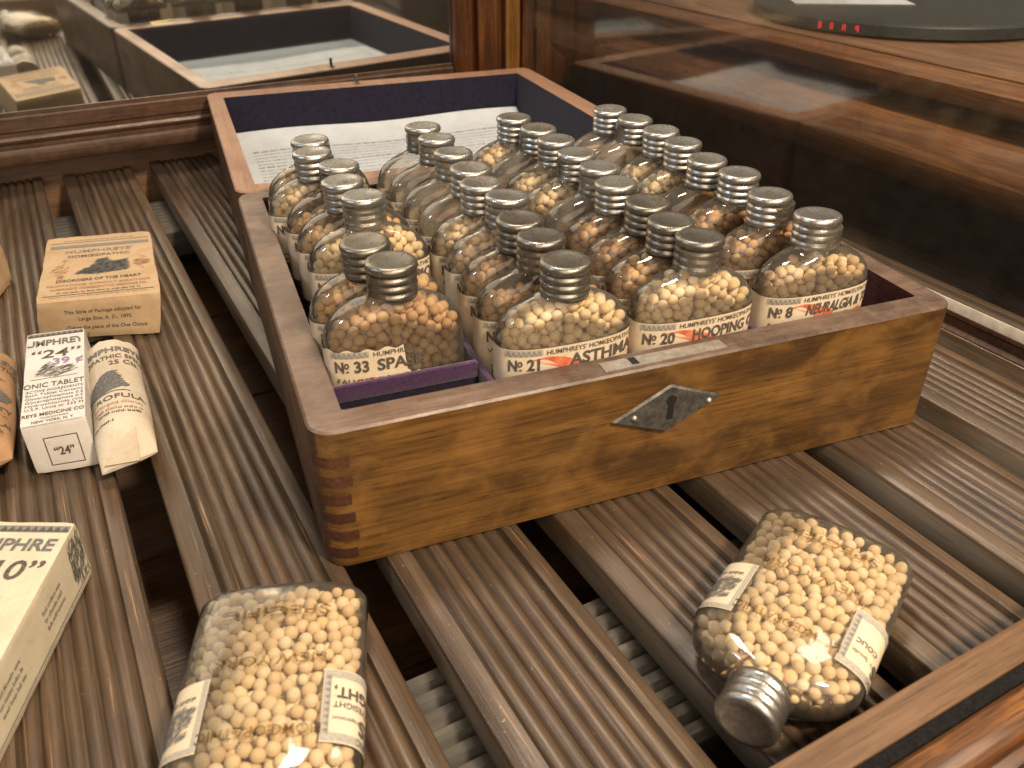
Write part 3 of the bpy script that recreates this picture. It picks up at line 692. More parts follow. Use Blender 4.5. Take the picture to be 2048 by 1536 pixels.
def label_mesh(no, name, sub, torn=False, detail=1, back=None, name_x=-0.004, name_h=0.0046, shear=0.0, name_w=None, red=True):
    mb = MB(); f0 = band(0.0); f1 = band(0.00016); f2 = band(0.00030)
    n = 110; s0, s1 = -SMAX, SMAX
    def top(s):
        if not torn: return LT
        return LT + (0.0006 * math.sin(s * 900)) if s < 0.001 else max(LB - 0.002, LT - 0.010 - 0.35 * (s - 0.001) + 0.0006 * math.sin(s * 1300))
    for i in range(n):
        a, b = s0 + (s1 - s0) * i / n, s0 + (s1 - s0) * (i + 1) / n
        if torn and 0.014 < a < 0.030: continue
        mb.add([f0(a, LB), f0(b, LB), f0(b, top(b)), f0(a, top(a))], [(0, 1, 2, 3)], 0)
    x1c = 0.0005 if torn else 1.0
    cl = (-1, 0.0085) if torn else None
    if detail:
        # tooth border, upper left
        put_rect(mb, -0.0250, -0.0115, LT - 0.0027, LT - 0.0003, f1, 2, 8)
        for k in range(7):
            x = -0.0246 + k * 0.0018
            mb.add([f2(x, LT - 0.0025), f2(x + 0.0004, LT - 0.0025), f2(x + 0.0009, LT - 0.0009), f2(x + 0.0014, LT - 0.0025), f2(x + 0.0018, LT - 0.0025), f2(x + 0.0009, LT - 0.0004)], [(0, 1, 2, 5), (2, 3, 4, 5)], 3)
        if red:
            up_ = lambda P: [(x, y + 0.0062) for x, y in P]
            sw = up_([(-0.0125, 0.0468), (-0.0080, 0.0474), (-0.0040, 0.0468), (0.0010, 0.0450), (0.0030, 0.0435), (0.0000, 0.0405), (-0.0030, 0.0424), (-0.0045, 0.0440), (-0.0080, 0.0452)])
            if not torn: sw2 = up_([(0.0110, 0.0425), (0.0150, 0.0405), (0.0200, 0.0425), (0.0240, 0.0470), (0.0270, 0.0478), (0.0250, 0.0430), (0.0210, 0.0385), (0.0150, 0.0370)])
            sw = [(-0.004 + (x + 0.004) * 1.35, 0.0505 + (y - 0.0505) * 1.5) for x, y in sw]
            if torn: sw = [(x - 0.002, y - 0.0075) for x, y in sw]
            put_poly(mb, sw, f1, 4)
            if not torn: put_poly(mb, sw2, f1, 4)
        put_text(mb, "HUMPHREYS' HOMŒOPATHIC SPECIFIC" if not torn else 'HUMPHREYS', -0.0102, LT - 0.0026, 0.0020, f2, 1, 0.004, width=None if torn else 0.047)
        put_text(mb, 'N', -0.0240, 0.0502, 0.0044, f2, 1, 0.035, sx=0.75)
        put_text(mb, 'o', -0.0206, 0.0518, 0.0034, f2, 1, 0.028, sx=0.72); put_rect(mb, -0.0200, -0.0190, 0.0502, 0.0508, f2, 1)
        put_text(mb, str(no), -0.0172, 0.0502, 0.0046, f2, 1, 0.035, sx=0.88)
        if name: put_text(mb, name, name_x, 0.0502, name_h, f2, 1, 0.030, shear, sx=1.12, width=name_w, clip=cl)
        if sub: put_text(mb, sub, -0.0236, 0.0456, 0.0020, f2, 1, 0.004, sx=1.25, clip=(-1, 0.010) if torn else None)
        small_print(mb, -0.022, 0.022, 0.0395, 0.0013, f2, 1, no); small_print(mb, -0.022, 0.022, 0.0370, 0.0013, f2, 1, no + 50)
    if back:
        put_rect(mb, SMAX - 0.0022, SMAX - 0.0002, LB + 0.0004, LT - 0.0004, f1, 2); put_rect(mb, SMAX - 0.016, SMAX - 0.0022, LT - 0.0028, LT - 0.0004, f1, 2, 8); put_rect(mb, SMAX - 0.016, SMAX - 0.0022, LB + 0.0004, LB + 0.0028, f1, 2, 8)
        for k in range(9):
            y = LB + 0.002 + k * 0.0021; put_poly(mb, [(SMAX - 0.0020, y), (SMAX - 0.0005, y + 0.0009), (SMAX - 0.0020, y + 0.0018)], f2, 3)
        for k, (t, hh, bd) in enumerate(back):
            put_text(mb, t, SMAX - 0.0030, LT - 0.0078 - k * 0.0046, hh, f2, 1, bd, align='R')
        put_rect(mb, -SMAX + 0.0002, -SMAX + 0.0016, LB + 0.0004, LT - 0.0004, f1, 2); put_rect(mb, -SMAX + 0.0016, -SMAX + 0.014, LT - 0.0020, LT - 0.0004, f1, 2, 8)
        oc = [(-SMAX + 0.0020, 0.0445), (-SMAX + 0.0040, 0.0530), (-SMAX + 0.0100, 0.0548), (-SMAX + 0.0135, 0.0500), (-SMAX + 0.012, 0.0440), (-SMAX + 0.006, 0.0430)]
        engrave(mb, oc, f2, 5, 420, 0.0022, 0.00035, 0.7, 4)
        small_print(mb, -SMAX + 0.003, -SMAX + 0.013, 0.0405, 0.0014, f2, 5, 2)
    return mb.build('label', [M['label'], M['ink'], M['label'] if False else M['greylabel'], M['greyink'], M['redink'], M['blueink']], None, fix=False)
M['greylabel'] = plain('label_border', (0.34, 0.32, 0.28), 0.8, var=0.25, scale=1800, bumpk=0)

COLS = ['left column', 'second column from left', 'third column from left', 'right column']
# (x, y in mm of the cap, fill level, pellet colour, glass, cap, number, name, subline)
B = [
 [(39, 202, .064, 'pale', 'glass', 'cap', 24, '', 'GENERAL'), (37, 181, .063, 'pale', 'glass', 'cap', 26, '', ''), (42, 156, .056, 'amber', 'glassbrown', 'cap', 27, '', ''), (43, 133.5, .057, 'amber', 'glassbrown', 'cap', 18, '', ''),
  (44, 111, .063, 'pale', 'glass', 'cap', 17, 'HEMORRHOIDS', 'BLIND OR BLEEDING, INTERNAL OR EXTERNAL'), (37.5, 66.5, .062, 'amber', 'glassbrown', 'capdark', 30, '', ''), (38.5, 44.5, .0735, 'brown', 'glassbrown', 'capdark', 33, 'SPASMS', 'FALLING SICKNESS EPILEPSY')],
 [(95, 203, .0, '', 'glassempty', 'cap', 1, '', ''), (95.5, 180, .0, '', 'glassempty', 'cap', 10, '', ''), (96, 155, .0, '', 'glassempty', 'cap', 11, '', ''), (97.5, 133, .050, 'pale', 'glassempty', 'cap', 12, '', ''),
  (97, 110, .064, 'pale', 'glass', 'cap', 25, '', 'GENERAL'), (98, 90, .063, 'amber', 'glass', 'cap', 28, '', ''), (97, 67.5, .062, 'brown', 'glassbrown', 'capdark', 29, '', ''), (96, 46, .058, 'brown', 'glassbrown', 'capdark', 30, '', 'WETTING THE BED'), (96, 24, .0725, 'pale', 'glass', 'capdark', 21, 'ASTHMA', 'OPPRESSED DIFFICULT BREATHING')],
 [(146, 203.5, .063, 'pale', 'glass', 'cap', 2, '', ''), (149, 182, .0, '', 'glassempty', 'cap', 3, '', ''), (150, 159, .060, 'pale', 'glass', 'cap', 4, '', ''), (150, 135.5, .062, 'pale', 'glass', 'cap', 5, '', ''),
  (151, 112, .0, '', 'glassempty', 'cap', 6, '', ''), (152, 91, .060, 'brown', 'glassbrown', 'cap', 7, '', ''), (151, 68, .062, 'brown', 'glassbrown', 'capdark', 13, '', ''), (150, 46, .062, 'amber', 'glassbrown', 'capdark', 19, '', ''), (149.5, 24.5, .0735, 'pale', 'glass', 'capdark', 20, 'HOOPING COUGH', 'TO RELIEVE & SHORTEN IT, OLD OR NEW')],
 [(203, 202, .0, '', 'glassempty', 'cap', 14, '', ''), (203, 180, .042, 'pale', 'glassempty', 'cap', 15, '', ''), (210, 156, .061, 'pale', 'glass', 'cap', 16, '', ''), (208, 133, .063, 'pale', 'glass', 'cap', 22, '', ''),
  (205, 108, .0, '', 'glassbrown', 'cap', 23, '', ''), (207, 83.5, .062, 'brown', 'glassbrown', 'cap', 31, '', ''), (204.5, 54, .062, 'brown', 'glassbrown', 'cap', 9, '', ''), (206, 26, .0670, 'amber', 'glass', 'cap', 8, 'NEURALGIA & TOOTHACHE', 'FACEACHE, EARACHE, NERVOUS PAIN')],
]
ORD = ['front', 'second from front', 'third from front', 'fourth from front', 'fifth from front', 'sixth from front', 'seventh from front', 'eighth from front', 'rearmost']
FILLW = {'pale': 'full of cream pellets', 'amber': 'full of amber pellets', 'brown': 'full of brownish pellets', '': 'empty'}
def place_bottle(loc, rot, spec_glass, cap, level, seed, mk, lab, label, group):
    t = thing('pellet_bottle', label, 'bottle', loc, 0, group); t.rotation_euler = rot
    link('glass', GL[spec_glass], t); c_ = link('cap', CP[cap], t); c_.rotation_euler = (rnd.uniform(-.03, .03), rnd.uniform(-.03, .03), rnd.uniform(0, 6.28))
    if level > 0.01:
        p = link('pellets', pellets(level, seed, mk), t); p['kind'] = 'stuff'
    lab.parent = t
    return t
for ci, colm in enumerate(B):
    n = len(colm)
    for ri, (x, y, lev, mk, gk, ck, no, nm, sb) in enumerate(colm):
        kf = n - 1 - ri
        where = ('rearmost' if ri == 0 else ORD[kf]) + ' in the ' + COLS[ci]
        if kf == 0 and ci == 0: where = 'behind the empty velvet slot'
        big = {33: 'Spasms bottle with a torn label', 21: 'Asthma bottle of cream pellets', 20: 'Hooping Cough bottle of cream pellets', 8: 'Neuralgia bottle of sunken pellets'}
        lb = (big[no] + ', ' + where) if no in big else ('glass bottle ' + FILLW[mk] + ', ' + where)
        kw = {}
        if no == 21: kw = dict(name_x=-0.0010, name_w=0.0275, name_h=0.0048)
        elif no == 20: kw = dict(name_x=-0.0045, name_w=0.045)
        elif no == 8: kw = dict(name_x=-0.0085, name_w=0.055, shear=0.22)
        elif no == 33: kw = dict(torn=True, name_x=-0.0090, name_w=0.0215)
        elif nm: kw = dict(name_x=-0.0065, name_w=0.042)
        o = label_mesh(no, nm, sb, **kw)
        tilt = (rnd.uniform(-.012, .012), rnd.uniform(-.014, .014), rnd.uniform(-.035, .035)) if kf else (0, 0, rnd.uniform(-.01, .01))
        # bottles lean a little; keep the cap where it stands in the photo
        lx, ly = x / 1000 - tilt[1] * BH, y / 1000 + tilt[0] * BH
        seed = 10 + (ci * 9 + ri) % 4 if no not in big else 20
        lv = lev + 0.0085 if (no not in big and lev > 0.055) else lev
        lv = round(round(lv / .0015) * .0015, 5) if no not in big else lev
        place_bottle((lx, ly, -H + ZB + 0.0004), tilt, gk, ck, lv, seed, mk, o, lb, 'bottles standing in the medicine chest')

# two bottles lying on the slats, back upwards
def lying(base, d, label, backtxt, cap, gk, mk, level, seed, roll=0.0):
    d = Vector((d[0], d[1], 0)).normalized(); up = Vector((0, 0, 1)); x = up.cross(d)
    m = Matrix((x, up, d)).transposed() @ Matrix.Rotation(roll, 3, 'Z')
    lab = label_mesh(9, 'HEADACHES', 'SICK HEADACHES, VERTIGO', back=backtxt)
    t = place_bottle((base[0], base[1], ZS + 0.0106), m.to_euler(), gk, cap, level, seed, mk, lab, label, 'bottles lying on the slats')
    g = t.children[0]
    mb = MB()
    def fe(sx, z):                              # raised letters on the back face
        s = PER / 2 + sx
        a = band(-0.0001)(s, z); return a
    for txt, z, h in (('SPECIFIC', 0.0120, 0.0038), ('NEW YORK', 0.0300, 0.0036), ('HOMŒOPATHIC', 0.0530, 0.0034)):
        for k, lift in ((0, 0.0003),):
            f = lambda a, b: band(lift)(PER / 2 + a, b)
            put_text(mb, txt, 0, z, h, f, 0, 0.012, sx=1.15, align='C', width=0.032)
    e = mb.build('embossed_lettering', M['emboss'], t, fix=False)
    return t
M['emboss'] = glass_mat('embossed_glass', (0.62, 0.53, 0.41), (0.42, 0.33, 0.22), 0.04)
lying((-0.0162, -0.0192), (-0.245, -0.970), 'full glass bottle lying at the bottom edge with its neck out of view', [('preparation', 0.0013, 0.0), ('EYESIGHT', 0.0019, 0.01), ('SIGHT,', 0.0034, 0.03)], 'cap', 'glass', 'pale', 0.0765, 31)
lying((0.1645, -0.0590), (-0.826, -0.563), 'full glass bottle lying with its metal cap towards the front rail', [('N. Y. Specific', 0.0013, 0.0), ('COLIC', 0.0019, 0.01), ('', 0.003, 0.03)], 'cap', 'glass', 'pale', 0.0765, 32)

# ================================================================== CARTONS AND WRAPPED ROLLS
from mathutils import noise as mnoise
def worn_box(bot, top, m, parent, seed, wear):
    """box with rounded, crushed edges and corners"""
    B4, T4 = [Vector(p) for p in bot], [Vector(p) for p in top]; n = 22
    cen = sum(B4 + T4, Vector()) / 8
    def tri(u, v, w):
        lo = (B4[0] * (1 - u) + B4[1] * u) * (1 - v) + (B4[3] * (1 - u) + B4[2] * u) * v
        hi = (T4[0] * (1 - u) + T4[1] * u) * (1 - v) + (T4[3] * (1 - u) + T4[2] * u) * v
        return lo * (1 - w) + hi * w
    du, dv, dw = (B4[1] - B4[0]).length, (B4[3] - B4[0]).length, (T4[0] - B4[0]).length
    def warp(x): return 0.5 - 0.5 * math.cos(math.pi * x) if True else x
    def pt(u, v, w):
        p = tri(u, v, w); e = sorted((min(u, 1 - u) * du, min(v, 1 - v) * dv, min(w, 1 - w) * dw))
        k = max(0.0, 1 - (e[0] + e[1]) / (wear * 2.2))                    # 1 on an edge
        k3 = max(0.0, 1 - sum(e) / (wear * 4))                            # 1 on a corner
        q = mnoise.noise(p * 160 + Vector((seed, 0, 0)))
        return p + (cen - p).normalized() * (k * wear * (0.38 + 0.45 * q) + k3 * wear * (0.5 + 0.6 * abs(q))) * 0.9
    vs, fs = [], []
    g = [warp(i / n) for i in range(n + 1)]
    for f in range(6):
        o = len(vs)
        for i in g:
            for j in g: vs.append(tuple(pt(*((i, j, 0), (i, j, 1), (i, 0, j), (i, 1, j), (0, i, j), (1, i, j))[f])))
        fs += [(o + i * (n + 1) + j, o + i * (n + 1) + j + 1, o + (i + 1) * (n + 1) + j + 1, o + (i + 1) * (n + 1) + j) for i in range(n) for j in range(n)]
    me = bpy.data.meshes.new('box'); me.from_pydata(vs, [], fs); me.materials.append(m)
    bm = bmesh.new(); bm.from_mesh(me); bmesh.ops.remove_doubles(bm, verts=bm.verts, dist=1e-6); bmesh.ops.recalc_face_normals(bm, faces=bm.faces); bm.to_mesh(me); bm.free()
    me.polygons.foreach_set('use_smooth', [True] * len(me.polygons)); me.set_sharp_from_angle(angle=R(50))
    return link('box', me, parent)
def carton(name, label, cat, bot, top, mats, prints, bevel=0.0007, group=None):
    """bot/top: front left, front right, back right, back left"""
    t = thing(name, label, cat, (0, 0, 0), 0, group)
    c = Vector((sum(p[0] for p in bot) / 4, sum(p[1] for p in bot) / 4, min(p[2] for p in bot))); t.location = c
    loc = lambda P: [tuple(Vector(p) - c) for p in P]
    bot, top = loc(bot), loc(top)
    b = worn_box(bot, top, mats[0], t, len(name) + int(abs(c.x) * 9999), bevel)
    faces = {'top': (top[0], top[1], top[2], top[3]), 'front': (bot[0], bot[1], top[1], top[0]), 'right': (bot[1], bot[2], top[2], top[1]), 'left': (bot[3], bot[0], top[0], top[3])}
    mb = MB()
    for f, fun in prints.items():
        fn, w, h = quad_map(*faces[f], 0.00022); fun(mb, fn, w, h)
    if mb.v: mb.build('print', mats[1:], t, fix=False)
    return t
INKS = [M['ink'], M['greyink'], M['blueink'], M['rustink'], M['purpleink']]
z0 = ZS + 0.0003

# tan carton
def p_top(mb, fn, w, h):
    put_rect(mb, 0.003, w - 0.002, h - 0.0105, h - 0.0098, fn, 1, 6); small_print(mb, 0.010, w - 0.010, h - 0.0078, 0.0016, fn, 1, 5)
    put_rect(mb, 0.003, w - 0.002, h - 0.0180, h - 0.0140, fn, 1, 6)
    put_text(mb, "HUMPHREYS'", w / 2, h - 0.026, 0.0042, fn, 1, 0.02, width=w * 0.62, align='C')
    put_text(mb, 'HOMŒOPATHIC', w / 2, h - 0.0325, 0.0034, fn, 0, 0.01, width=w * 0.56, align='C')
    oc = [(w * .30, h - 0.055), (w * .40, h - 0.048), (w * .47, h - 0.044), (w * .50, h - 0.037), (w * .56, h - 0.036), (w * .60, h - 0.042), (w * .74, h - 0.040), (w * .75, h - 0.054), (w * .5, h - 0.057)]
    engrave(mb, oc, fn, 2, 1500, 0.0045, 0.0006, 0.3, 8)
    engrave(mb, [(w * .08, h - .05), (w * .2, h - .034), (w * .24, h - .05), (w * .18, h - .062)], fn, 3, 110, 0.005, 0.0004, 0.8, 9)
    engrave(mb, [(w * .8, h - .046), (w * .88, h - .036), (w * .95, h - .046), (w * .88, h - .056)], fn, 3, 110, 0.004, 0.0004, 0.2, 10)
    put_text(mb, 'DISORDERS OF THE HEART', w / 2, h - 0.0650, 0.0033, fn, 0, 0.022, width=w * 0.72, align='C')
    put_text(mb, 'PALPITATIONS, DIFFICULT BREATHING', w / 2, h - 0.0705, 0.0024, fn, 3, 0.012, width=w * 0.86, align='C')
    put_text(mb, "HUMPHREYS' HOMŒOPATHIC MEDICINE CO.", w / 2, h - 0.0750, 0.0026, fn, 3, 0.018, width=w * 0.80, align='C')
    small_print(mb, w * .16, w * .84, h - 0.0790, 0.0017, fn, 0, 14); put_rect(mb, 0.003, w - 0.003, h - 0.0815, h - 0.0809, fn, 0, 6)
    small_print(mb, w * .1, w * .9, h - 0.0838, 0.0012, fn, 1, 15)
def p_front(mb, fn, w, h):
    put_text(mb, 'This Style of Package adopted for', w * 0.53, h * 0.66, 0.0021, fn, 0, 0.012, width=w * 0.62, align='C')
    put_text(mb, 'Large Size, A. D., 1895.', w * 0.55, h * 0.47, 0.0021, fn, 0, 0.012, width=w * 0.44, align='C')
    put_text(mb, '(Takes the place of the One Ounce', w * 0.56, h * 0.24, 0.0021, fn, 0, 0.012, width=w * 0.66, align='C')
    put_text(mb, 'Size.)', w * 0.36, h * 0.06, 0.0021, fn, 0, 0.012, width=w * 0.11, align='C')
carton('tan_carton', 'worn tan cardboard carton with a faded engraved lid, behind the white carton', 'carton',
       [(-.1093, .2178, z0), (-.0506, .2025, z0), (-.0510, .2930, z0), (-.1080, .3010, z0)],
       [(-.1050, .2140, -.0362), (-.0458, .2040, -.0352), (-.0496, .2925, -.0345), (-.1058, .3022, -.0355)],
       [M['kraft']] + INKS, {'top': p_top, 'front': p_front}, bevel=0.0014)
# second tan carton, mostly out of view on the left
carton('tan_carton', 'frayed tan carton cut off by the left edge of the photo', 'carton',
       [(-.190, .262, z0), (-.1385, .2560, z0), (-.1290, .3020, z0), (-.190, .315, z0)],
       [(-.190, .262, -.036), (-.1385, .2560, -.037), (-.1290, .3020, -.035), (-.190, .315, -.034)],
       [M['kraft']] + INKS, {}, bevel=0.0014)

# white carton 24
def q_top(mb, fn, w, h):
    put_rect(mb, 0.0004, w - 0.0004, h - 0.0046, h - 0.0014, fn, 1, 4)
    for k in range(10): put_poly(mb, [(0.0008 + k * w * .096, h - .0044), (0.0008 + (k + .5) * w * .096, h - .0020), (0.0008 + (k + 1) * w * .096, h - .0044)], lambda a, b: tuple(Vector(fn(a, b)) + Vector((0, 0, .0002))), 5)
    put_text(mb, 'UMPHREY', w / 2, h - 0.0138, 0.0058, fn, 2, 0.03, width=w * 1.0, align='C', clip=(0.0003, w - .0003))
    put_text(mb, '“24”', w / 2, h - 0.0260, 0.0078, fn, 0, 0.012, 0.12, width=w * 0.88, align='C')
    put_text(mb, '39 ¢', w * 0.45, h - 0.0330, 0.0058, fn, 4, 0.02, width=w * .53)
    engrave(mb, [(w * .2, h - .041), (w * .3, h - .033), (w * .42, h - .030), (w * .5, h - .036), (w * .75, h - .034), (w * .88, h - .040), (w * .5, h - .044)], fn, 1, 420, 0.0034, 0.0003, 0.5, 21)
    put_rect(mb, w * .12, w * .88, h - .0448, h - .0444, fn, 1, 3)
    put_text(mb, 'ONIC TABLET', w / 2, h - 0.0520, 0.0040, fn, 0, 0.008, width=w * 0.98, align='C')
    for k, t in enumerate(('ACTIVE INGREDIENTS', 'Each Tablet Contains', 'Glycerophosphate 0.5', 'Glycerophosphate 0.2', 'Hydrochloride (Vit', 'U.S.P. Units or 333 M')):
        put_text(mb, t, w * .05, h - 0.0556 - k * 0.00285, 0.0020, fn, 5 if k else 0, 0.0, width=w * .92)
    put_text(mb, 'REYS MEDICINE CO', w / 2, h - 0.0748, 0.0024, fn, 0, 0.015, width=w * .97, align='C')
    put_text(mb, 'Incorporated', w * .52, h - 0.0772, 0.0015, fn, 0, 0.0, width=w * .42, align='C')
    put_text(mb, 'NEW YORK, N. Y.', w / 2, h - 0.0800, 0.0018, fn, 0, 0.015, width=w * .66, align='C')
    put_rect(mb, 0.001, w - 0.001, h - .0815, h - .0813, fn, 1, 3)
def q_front(mb, fn, w, h):
    put_frame(mb, w * .27, w * .80, h * .14, h * .72, 0.0004, fn, 0)
    put_text(mb, '“24”', w * .535, h * .34, 0.0037, fn, 0, 0.03, width=w * .32, align='C')
def p_side(mb, fn, w, h):
    small_print(mb, w * .55, w * .9, h * .5, 0.0015, fn, 1, 3); small_print(mb, w * .6, w * .92, h * .35, 0.0015, fn, 1, 4)
W24 = carton('white_carton', 'white carton printed with a large 24 and a purple price stamp', 'carton',
       [(-.1001, .0958, z0), (-.0763, .0938, z0), (-.0800, .1770, z0), (-.1046, .1785, z0)],
       [(-.1004, .0966, -.0350), (-.0769, .0968, -.0350), (-.0807, .1767, -.0350), (-.1050, .1782, -.0350)],
       [M['white']] + INKS + [M['greydark']] if 'greydark' in M else [M['white']] + INKS + [plain('dark_grey_ink', (0.07, 0.068, 0.066), 0.8, var=0.3, bumpk=0)], {'top': q_top, 'front': q_front, 'right': p_side})

# cream carton 10, lower left
dv = Vector((-.0202, -.0674)).normalized(); wv = Vector((-dv.y, dv.x))  # long direction towards the viewer, width to the ... right
TR = Vector((-.0772, .0296)); wd = Vector((-.9277, .3732))
def cc(a, b, z): p = TR + dv * b + wd * a; return (p.x, p.y, z)
CW, CL = 0.0315, 0.0840
def r_top(mb, fn, w, h):
    put_rect(mb, 0.0004, w - 0.0004, h - 0.0052, h - 0.0022, fn, 1, 4)
    for k in range(12): put_poly(mb, [(0.0008 + k * w * .08, h - .0050), (0.0008 + (k + .5) * w * .08, h - .0026), (0.0008 + (k + 1) * w * .08, h - .0050)], lambda a, b: tuple(Vector(fn(a, b)) + Vector((0, 0, .0002))), 5)
    put_text(mb, 'HUMPHRE', w * .93, h - 0.0138, 0.0056, fn, 2, 0.03, 0.1, width=w * 1.10, align='R', clip=(0.0003, w - .0003))
    put_text(mb, '“10”', w * .56, h - 0.0265, 0.0085, fn, 0, 0.016, 0.12, width=w * 0.74, align='C')
    engrave(mb, [(w * .28, h - .048), (w * .40, h - .040), (w * .52, h - .034), (w * .62, h - .031), (w * .66, h - .036), (w * .62, h - .041), (w * .72, h - .044), (w * .82, h - .049), (w * .5, h - .052)], fn, 2, 520, 0.0032, 0.0003, 0.4, 33)
    put_rect(mb, w * .14, w * .86, h - .0530, h - .0526, fn, 1, 3)
    put_text(mb, 'Homeopathic Prepara', w * .95, h - 0.0575, 0.0020, fn, 5, 0.0, width=w * .95, align='R')
    put_text(mb, 'DYSPEPSIA', w * .92, h - 0.0640, 0.0036, fn, 0, 0.012, width=w * .9, align='R')
    for k in range(5): small_print(mb, w * .05, w * .95, h - .0675 - k * .003, 0.0016, fn, 5, k + 60)
def r_right(mb, fn, w, h):
    # side face runs from the near end to the far end
    for k in range(3): small_print(mb, w * .60, w * .76, h * (.62 - k * .14), 0.0017, fn, 1, k + 71)
    for k in range(3): small_print(mb, w * .22, w * .40, h * (.62 - k * .14), 0.0017, fn, 1, k + 81)
    put_rect(mb, 0.001, w - 0.001, h * .10, h * .13, fn, 1, 8); put_rect(mb, 0.001, w - 0.001, h * .05, h * .065, fn, 1, 8)
    engrave(mb, [(w * .86, h * .3), (w * .88, h * .9), (w * .985, h * .92), (w * .985, h * .15), (w * .93, h * .12)], fn, 2, 260, 0.0035, 0.0004, 1.2, 35)
carton('cream_carton', 'cream carton printed with a large 10 at the lower left corner', 'carton',
       [cc(CW, CL, z0), cc(0, CL, z0), cc(0, 0, z0), cc(CW, 0, z0)], [cc(CW, CL, -.0350), cc(0, CL, -.0350), cc(0, 0, -.0350), cc(CW, 0, -.0350)],
       [M['cream']] + INKS + [plain('dark_grey_print', (0.07, 0.068, 0.066), 0.8, var=0.3, bumpk=0)], {'top': r_top, 'right': r_right})

# wrapped rolls
def roll(name, label, front, back, rad, mats, lines, seed, tail=0.0055, squash=0.9, facing=0.0):
    f, b = Vector(front), Vector(back); ax = (b - f); ln = ax.length; ax.normalize()
    up = Vector((0, 0, 1)); side = ax.cross(up).normalized(); up = side.cross(ax).normalized()
    t = thing(name, label, 'wrapped roll', (f.x, f.y, ZS)); o = Vector((f.x, f.y, ZS))
    r = random.Random(seed); n = 40
    def pt(a, l, k=1.0):
        wob = 1 + 0.018 * math.sin(3 * a + l * 90) + 0.012 * math.sin(5 * a - l * 160)
        return f + ax * l + (side * math.cos(a) * rad * wob + up * math.sin(a) * rad * squash * wob) * k - o
    mb = MB(); rings = []
    # folded end: the round tube pinches to a flat, hanging flap
    for l, fl in ((-tail, 1.0), (-tail * 0.45, 0.75), (0.0, 0.38), (tail * 0.6, 0.12), (tail * 1.3, 0.0)):
        ring = []
        for i in range(n):
            a = 2 * math.pi * i / n; c, s = math.cos(a), math.sin(a)
            q = pt(a, l)
            flat = f + ax * l + side * (rad * 0.97 * math.copysign(abs(c) ** 0.8, c)) + up * (-rad * squash * (0.30 - 0.22 * c) + 0.07 * rad * s) - o
            ring.append(tuple(q.lerp(flat, fl)))
        rings.append(ring)
    for k in range(1, 13): rings.append([tuple(pt(2 * math.pi * i / n, tail * 1.3 + (ln - tail * 1.3) * k / 12)) for i in range(n)])
    rings.append([tuple(pt(2 * math.pi * i / n, ln + 0.0025 + 0.0006 * math.sin(i * 1.7) + 0.001 * r.random(), 1.02)) for i in range(n)])
    rings.append([tuple(pt(2 * math.pi * i / n, ln + 0.0005, 0.90)) for i in range(n)])
    rings.append([tuple(pt(2 * math.pi * i / n, ln - 0.002, 0.4)) for i in range(n)])
    mb.loft(rings); body = mb.build('wrapper', mats[0], t, smooth=True, angle=45)
    mb = MB()
    def fn(s, y):                                # s round the roll (0 at the top), y along it from the near end
        a = math.pi / 2 + facing - s / rad
        return tuple(pt(a, y, 1.028))
    lines(mb, fn, ln, rad)
    mb.build('print', mats[1:], t, fix=False)
    # loose paper flap lying over the folded end
    mb = MB(); e = f - o
    P = [e - ax * tail * 0.9 + side * -rad * 0.80 + up * -rad * .20, e - ax * tail * 1.05 + side * rad * 0.35 + up * -rad * .26, e + ax * tail * 0.5 + side * rad * 0.45 + up * rad * .66, e + ax * tail * 0.2 + side * rad * 0.1 + up * rad * .55]
    nrm = (-ax * 0.0008 + up * 0.0008)
    mb.hexa([tuple(p) for p in P], [tuple(p + nrm) for p in P]); mb.build('end_flap', mats[0], t, bevel=0.0002)
    return t
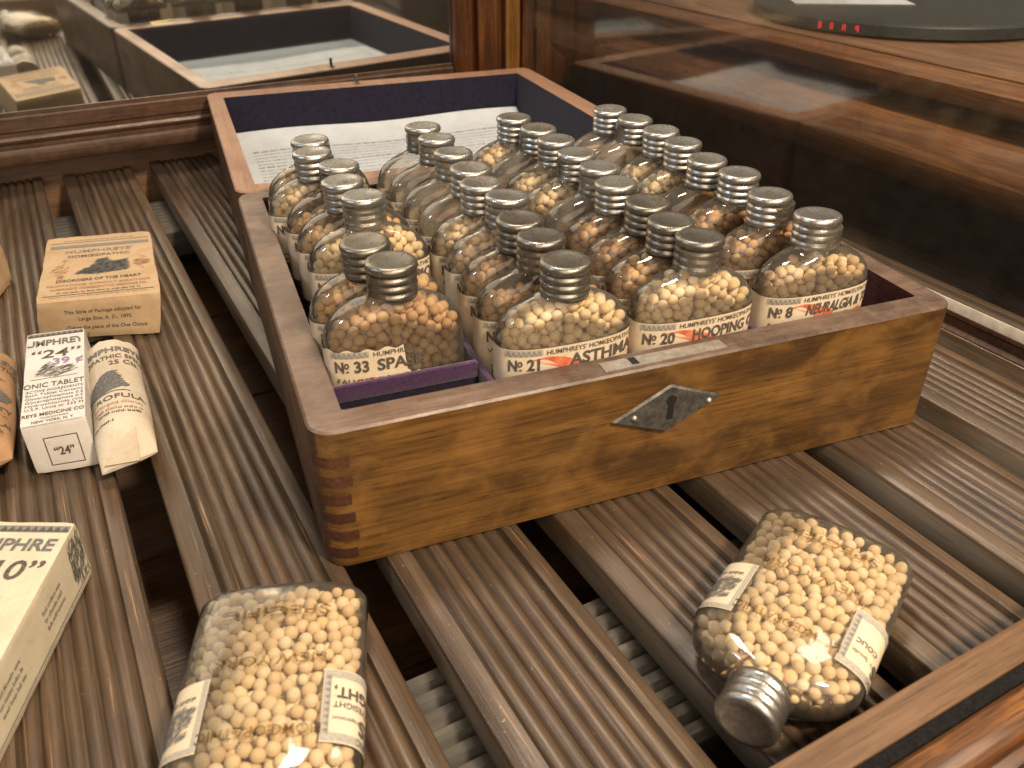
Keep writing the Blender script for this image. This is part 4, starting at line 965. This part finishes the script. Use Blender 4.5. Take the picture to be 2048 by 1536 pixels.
def w_lines(mb, fn, ln, rad):
    put_text(mb, "HUMPHREYS'", -0.001, ln - 0.0085, 0.0045, fn, 2, 0.03, align='C', width=0.034)
    put_text(mb, 'HOMŒOPATHIC SPECIFIC', -0.002, ln - 0.0150, 0.0036, fn, 0, 0.015, align='C', width=0.046)
    put_text(mb, '25 Cts.', 0.0055, ln - 0.0210, 0.0040, fn, 0, 0.012, align='C', width=0.013)
    engrave(mb, [(-0.014, ln - .044), (-0.011, ln - .034), (-0.004, ln - .028), (0.001, ln - .027), (0.003, ln - .036), (0.006, ln - .041), (-0.004, ln - .044)], fn, 2, 900, 0.0035, 0.0006, 0.7, 41)
    put_rect(mb, -.014, .006, ln - .0452, ln - .0447, fn, 0, 8)
    put_text(mb, 'SCROFULA.', -0.001, ln - 0.0510, 0.0036, fn, 0, 0.01, align='C', width=0.028)
    put_text(mb, 'Enlarged Glands', 0, ln - 0.0552, 0.0020, fn, 3, 0.0, align='C', width=0.021)
    small_print(mb, -.010, .010, ln - .0590, .0018, fn, 3, 5); small_print(mb, -.008, .009, ln - .0620, .0016, fn, 0, 6)
    small_print(mb, -.012, -.002, ln - .0680, .0016, fn, 0, 7)
roll('wrapped_roll', 'off-white paper wrapped roll with a blue vignette beside the white carton', (-.0640, .0850, ZS + 0.0108), (-.0705, .1600, ZS + 0.0108), 0.0112, [M['wrapp']] + INKS, w_lines, 3)
def b_lines(mb, fn, ln, rad):
    put_text(mb, "HUMPHREYS'", 0.002, ln - 0.0075, 0.0040, fn, 2, 0.03, align='C', width=0.034)
    put_text(mb, 'HOMŒOPATHIC', 0.002, ln - 0.0130, 0.0034, fn, 0, 0.015, align='C', width=0.034)
    engrave(mb, [(-.004, ln - .022), (.003, ln - .017), (.010, ln - .021), (.004, ln - .024)], fn, 2, 260, 0.004, 0.0006, -.2, 42)
    engrave(mb, [(-.010, ln - .038), (-.004, ln - .027), (.006, ln - .027), (.015, ln - .034), (.012, ln - .039)], fn, 2, 800, 0.004, 0.0006, -.1, 43)
    put_text(mb, 'DEBILITY', 0.004, ln - 0.0470, 0.0034, fn, 0, 0.012, align='C', width=0.024)
    small_print(mb, -.008, .014, ln - .0510, .0018, fn, 3, 8); put_text(mb, 'HALF DOLLAR', 0.004, ln - .0590, .0030, fn, 0, 0.012, align='C', width=0.024)
    put_text(mb, 'New York', 0.004, ln - .0640, .0028, fn, 0, 0.01, align='C', width=0.016)
roll('wrapped_roll', 'brown paper wrapped roll at the left edge beside the white carton', (-.1180, .0990, ZS + 0.0118), (-.1235, .1650, ZS + 0.0118), 0.0122, [M['brownwrap']] + INKS, b_lines, 5)
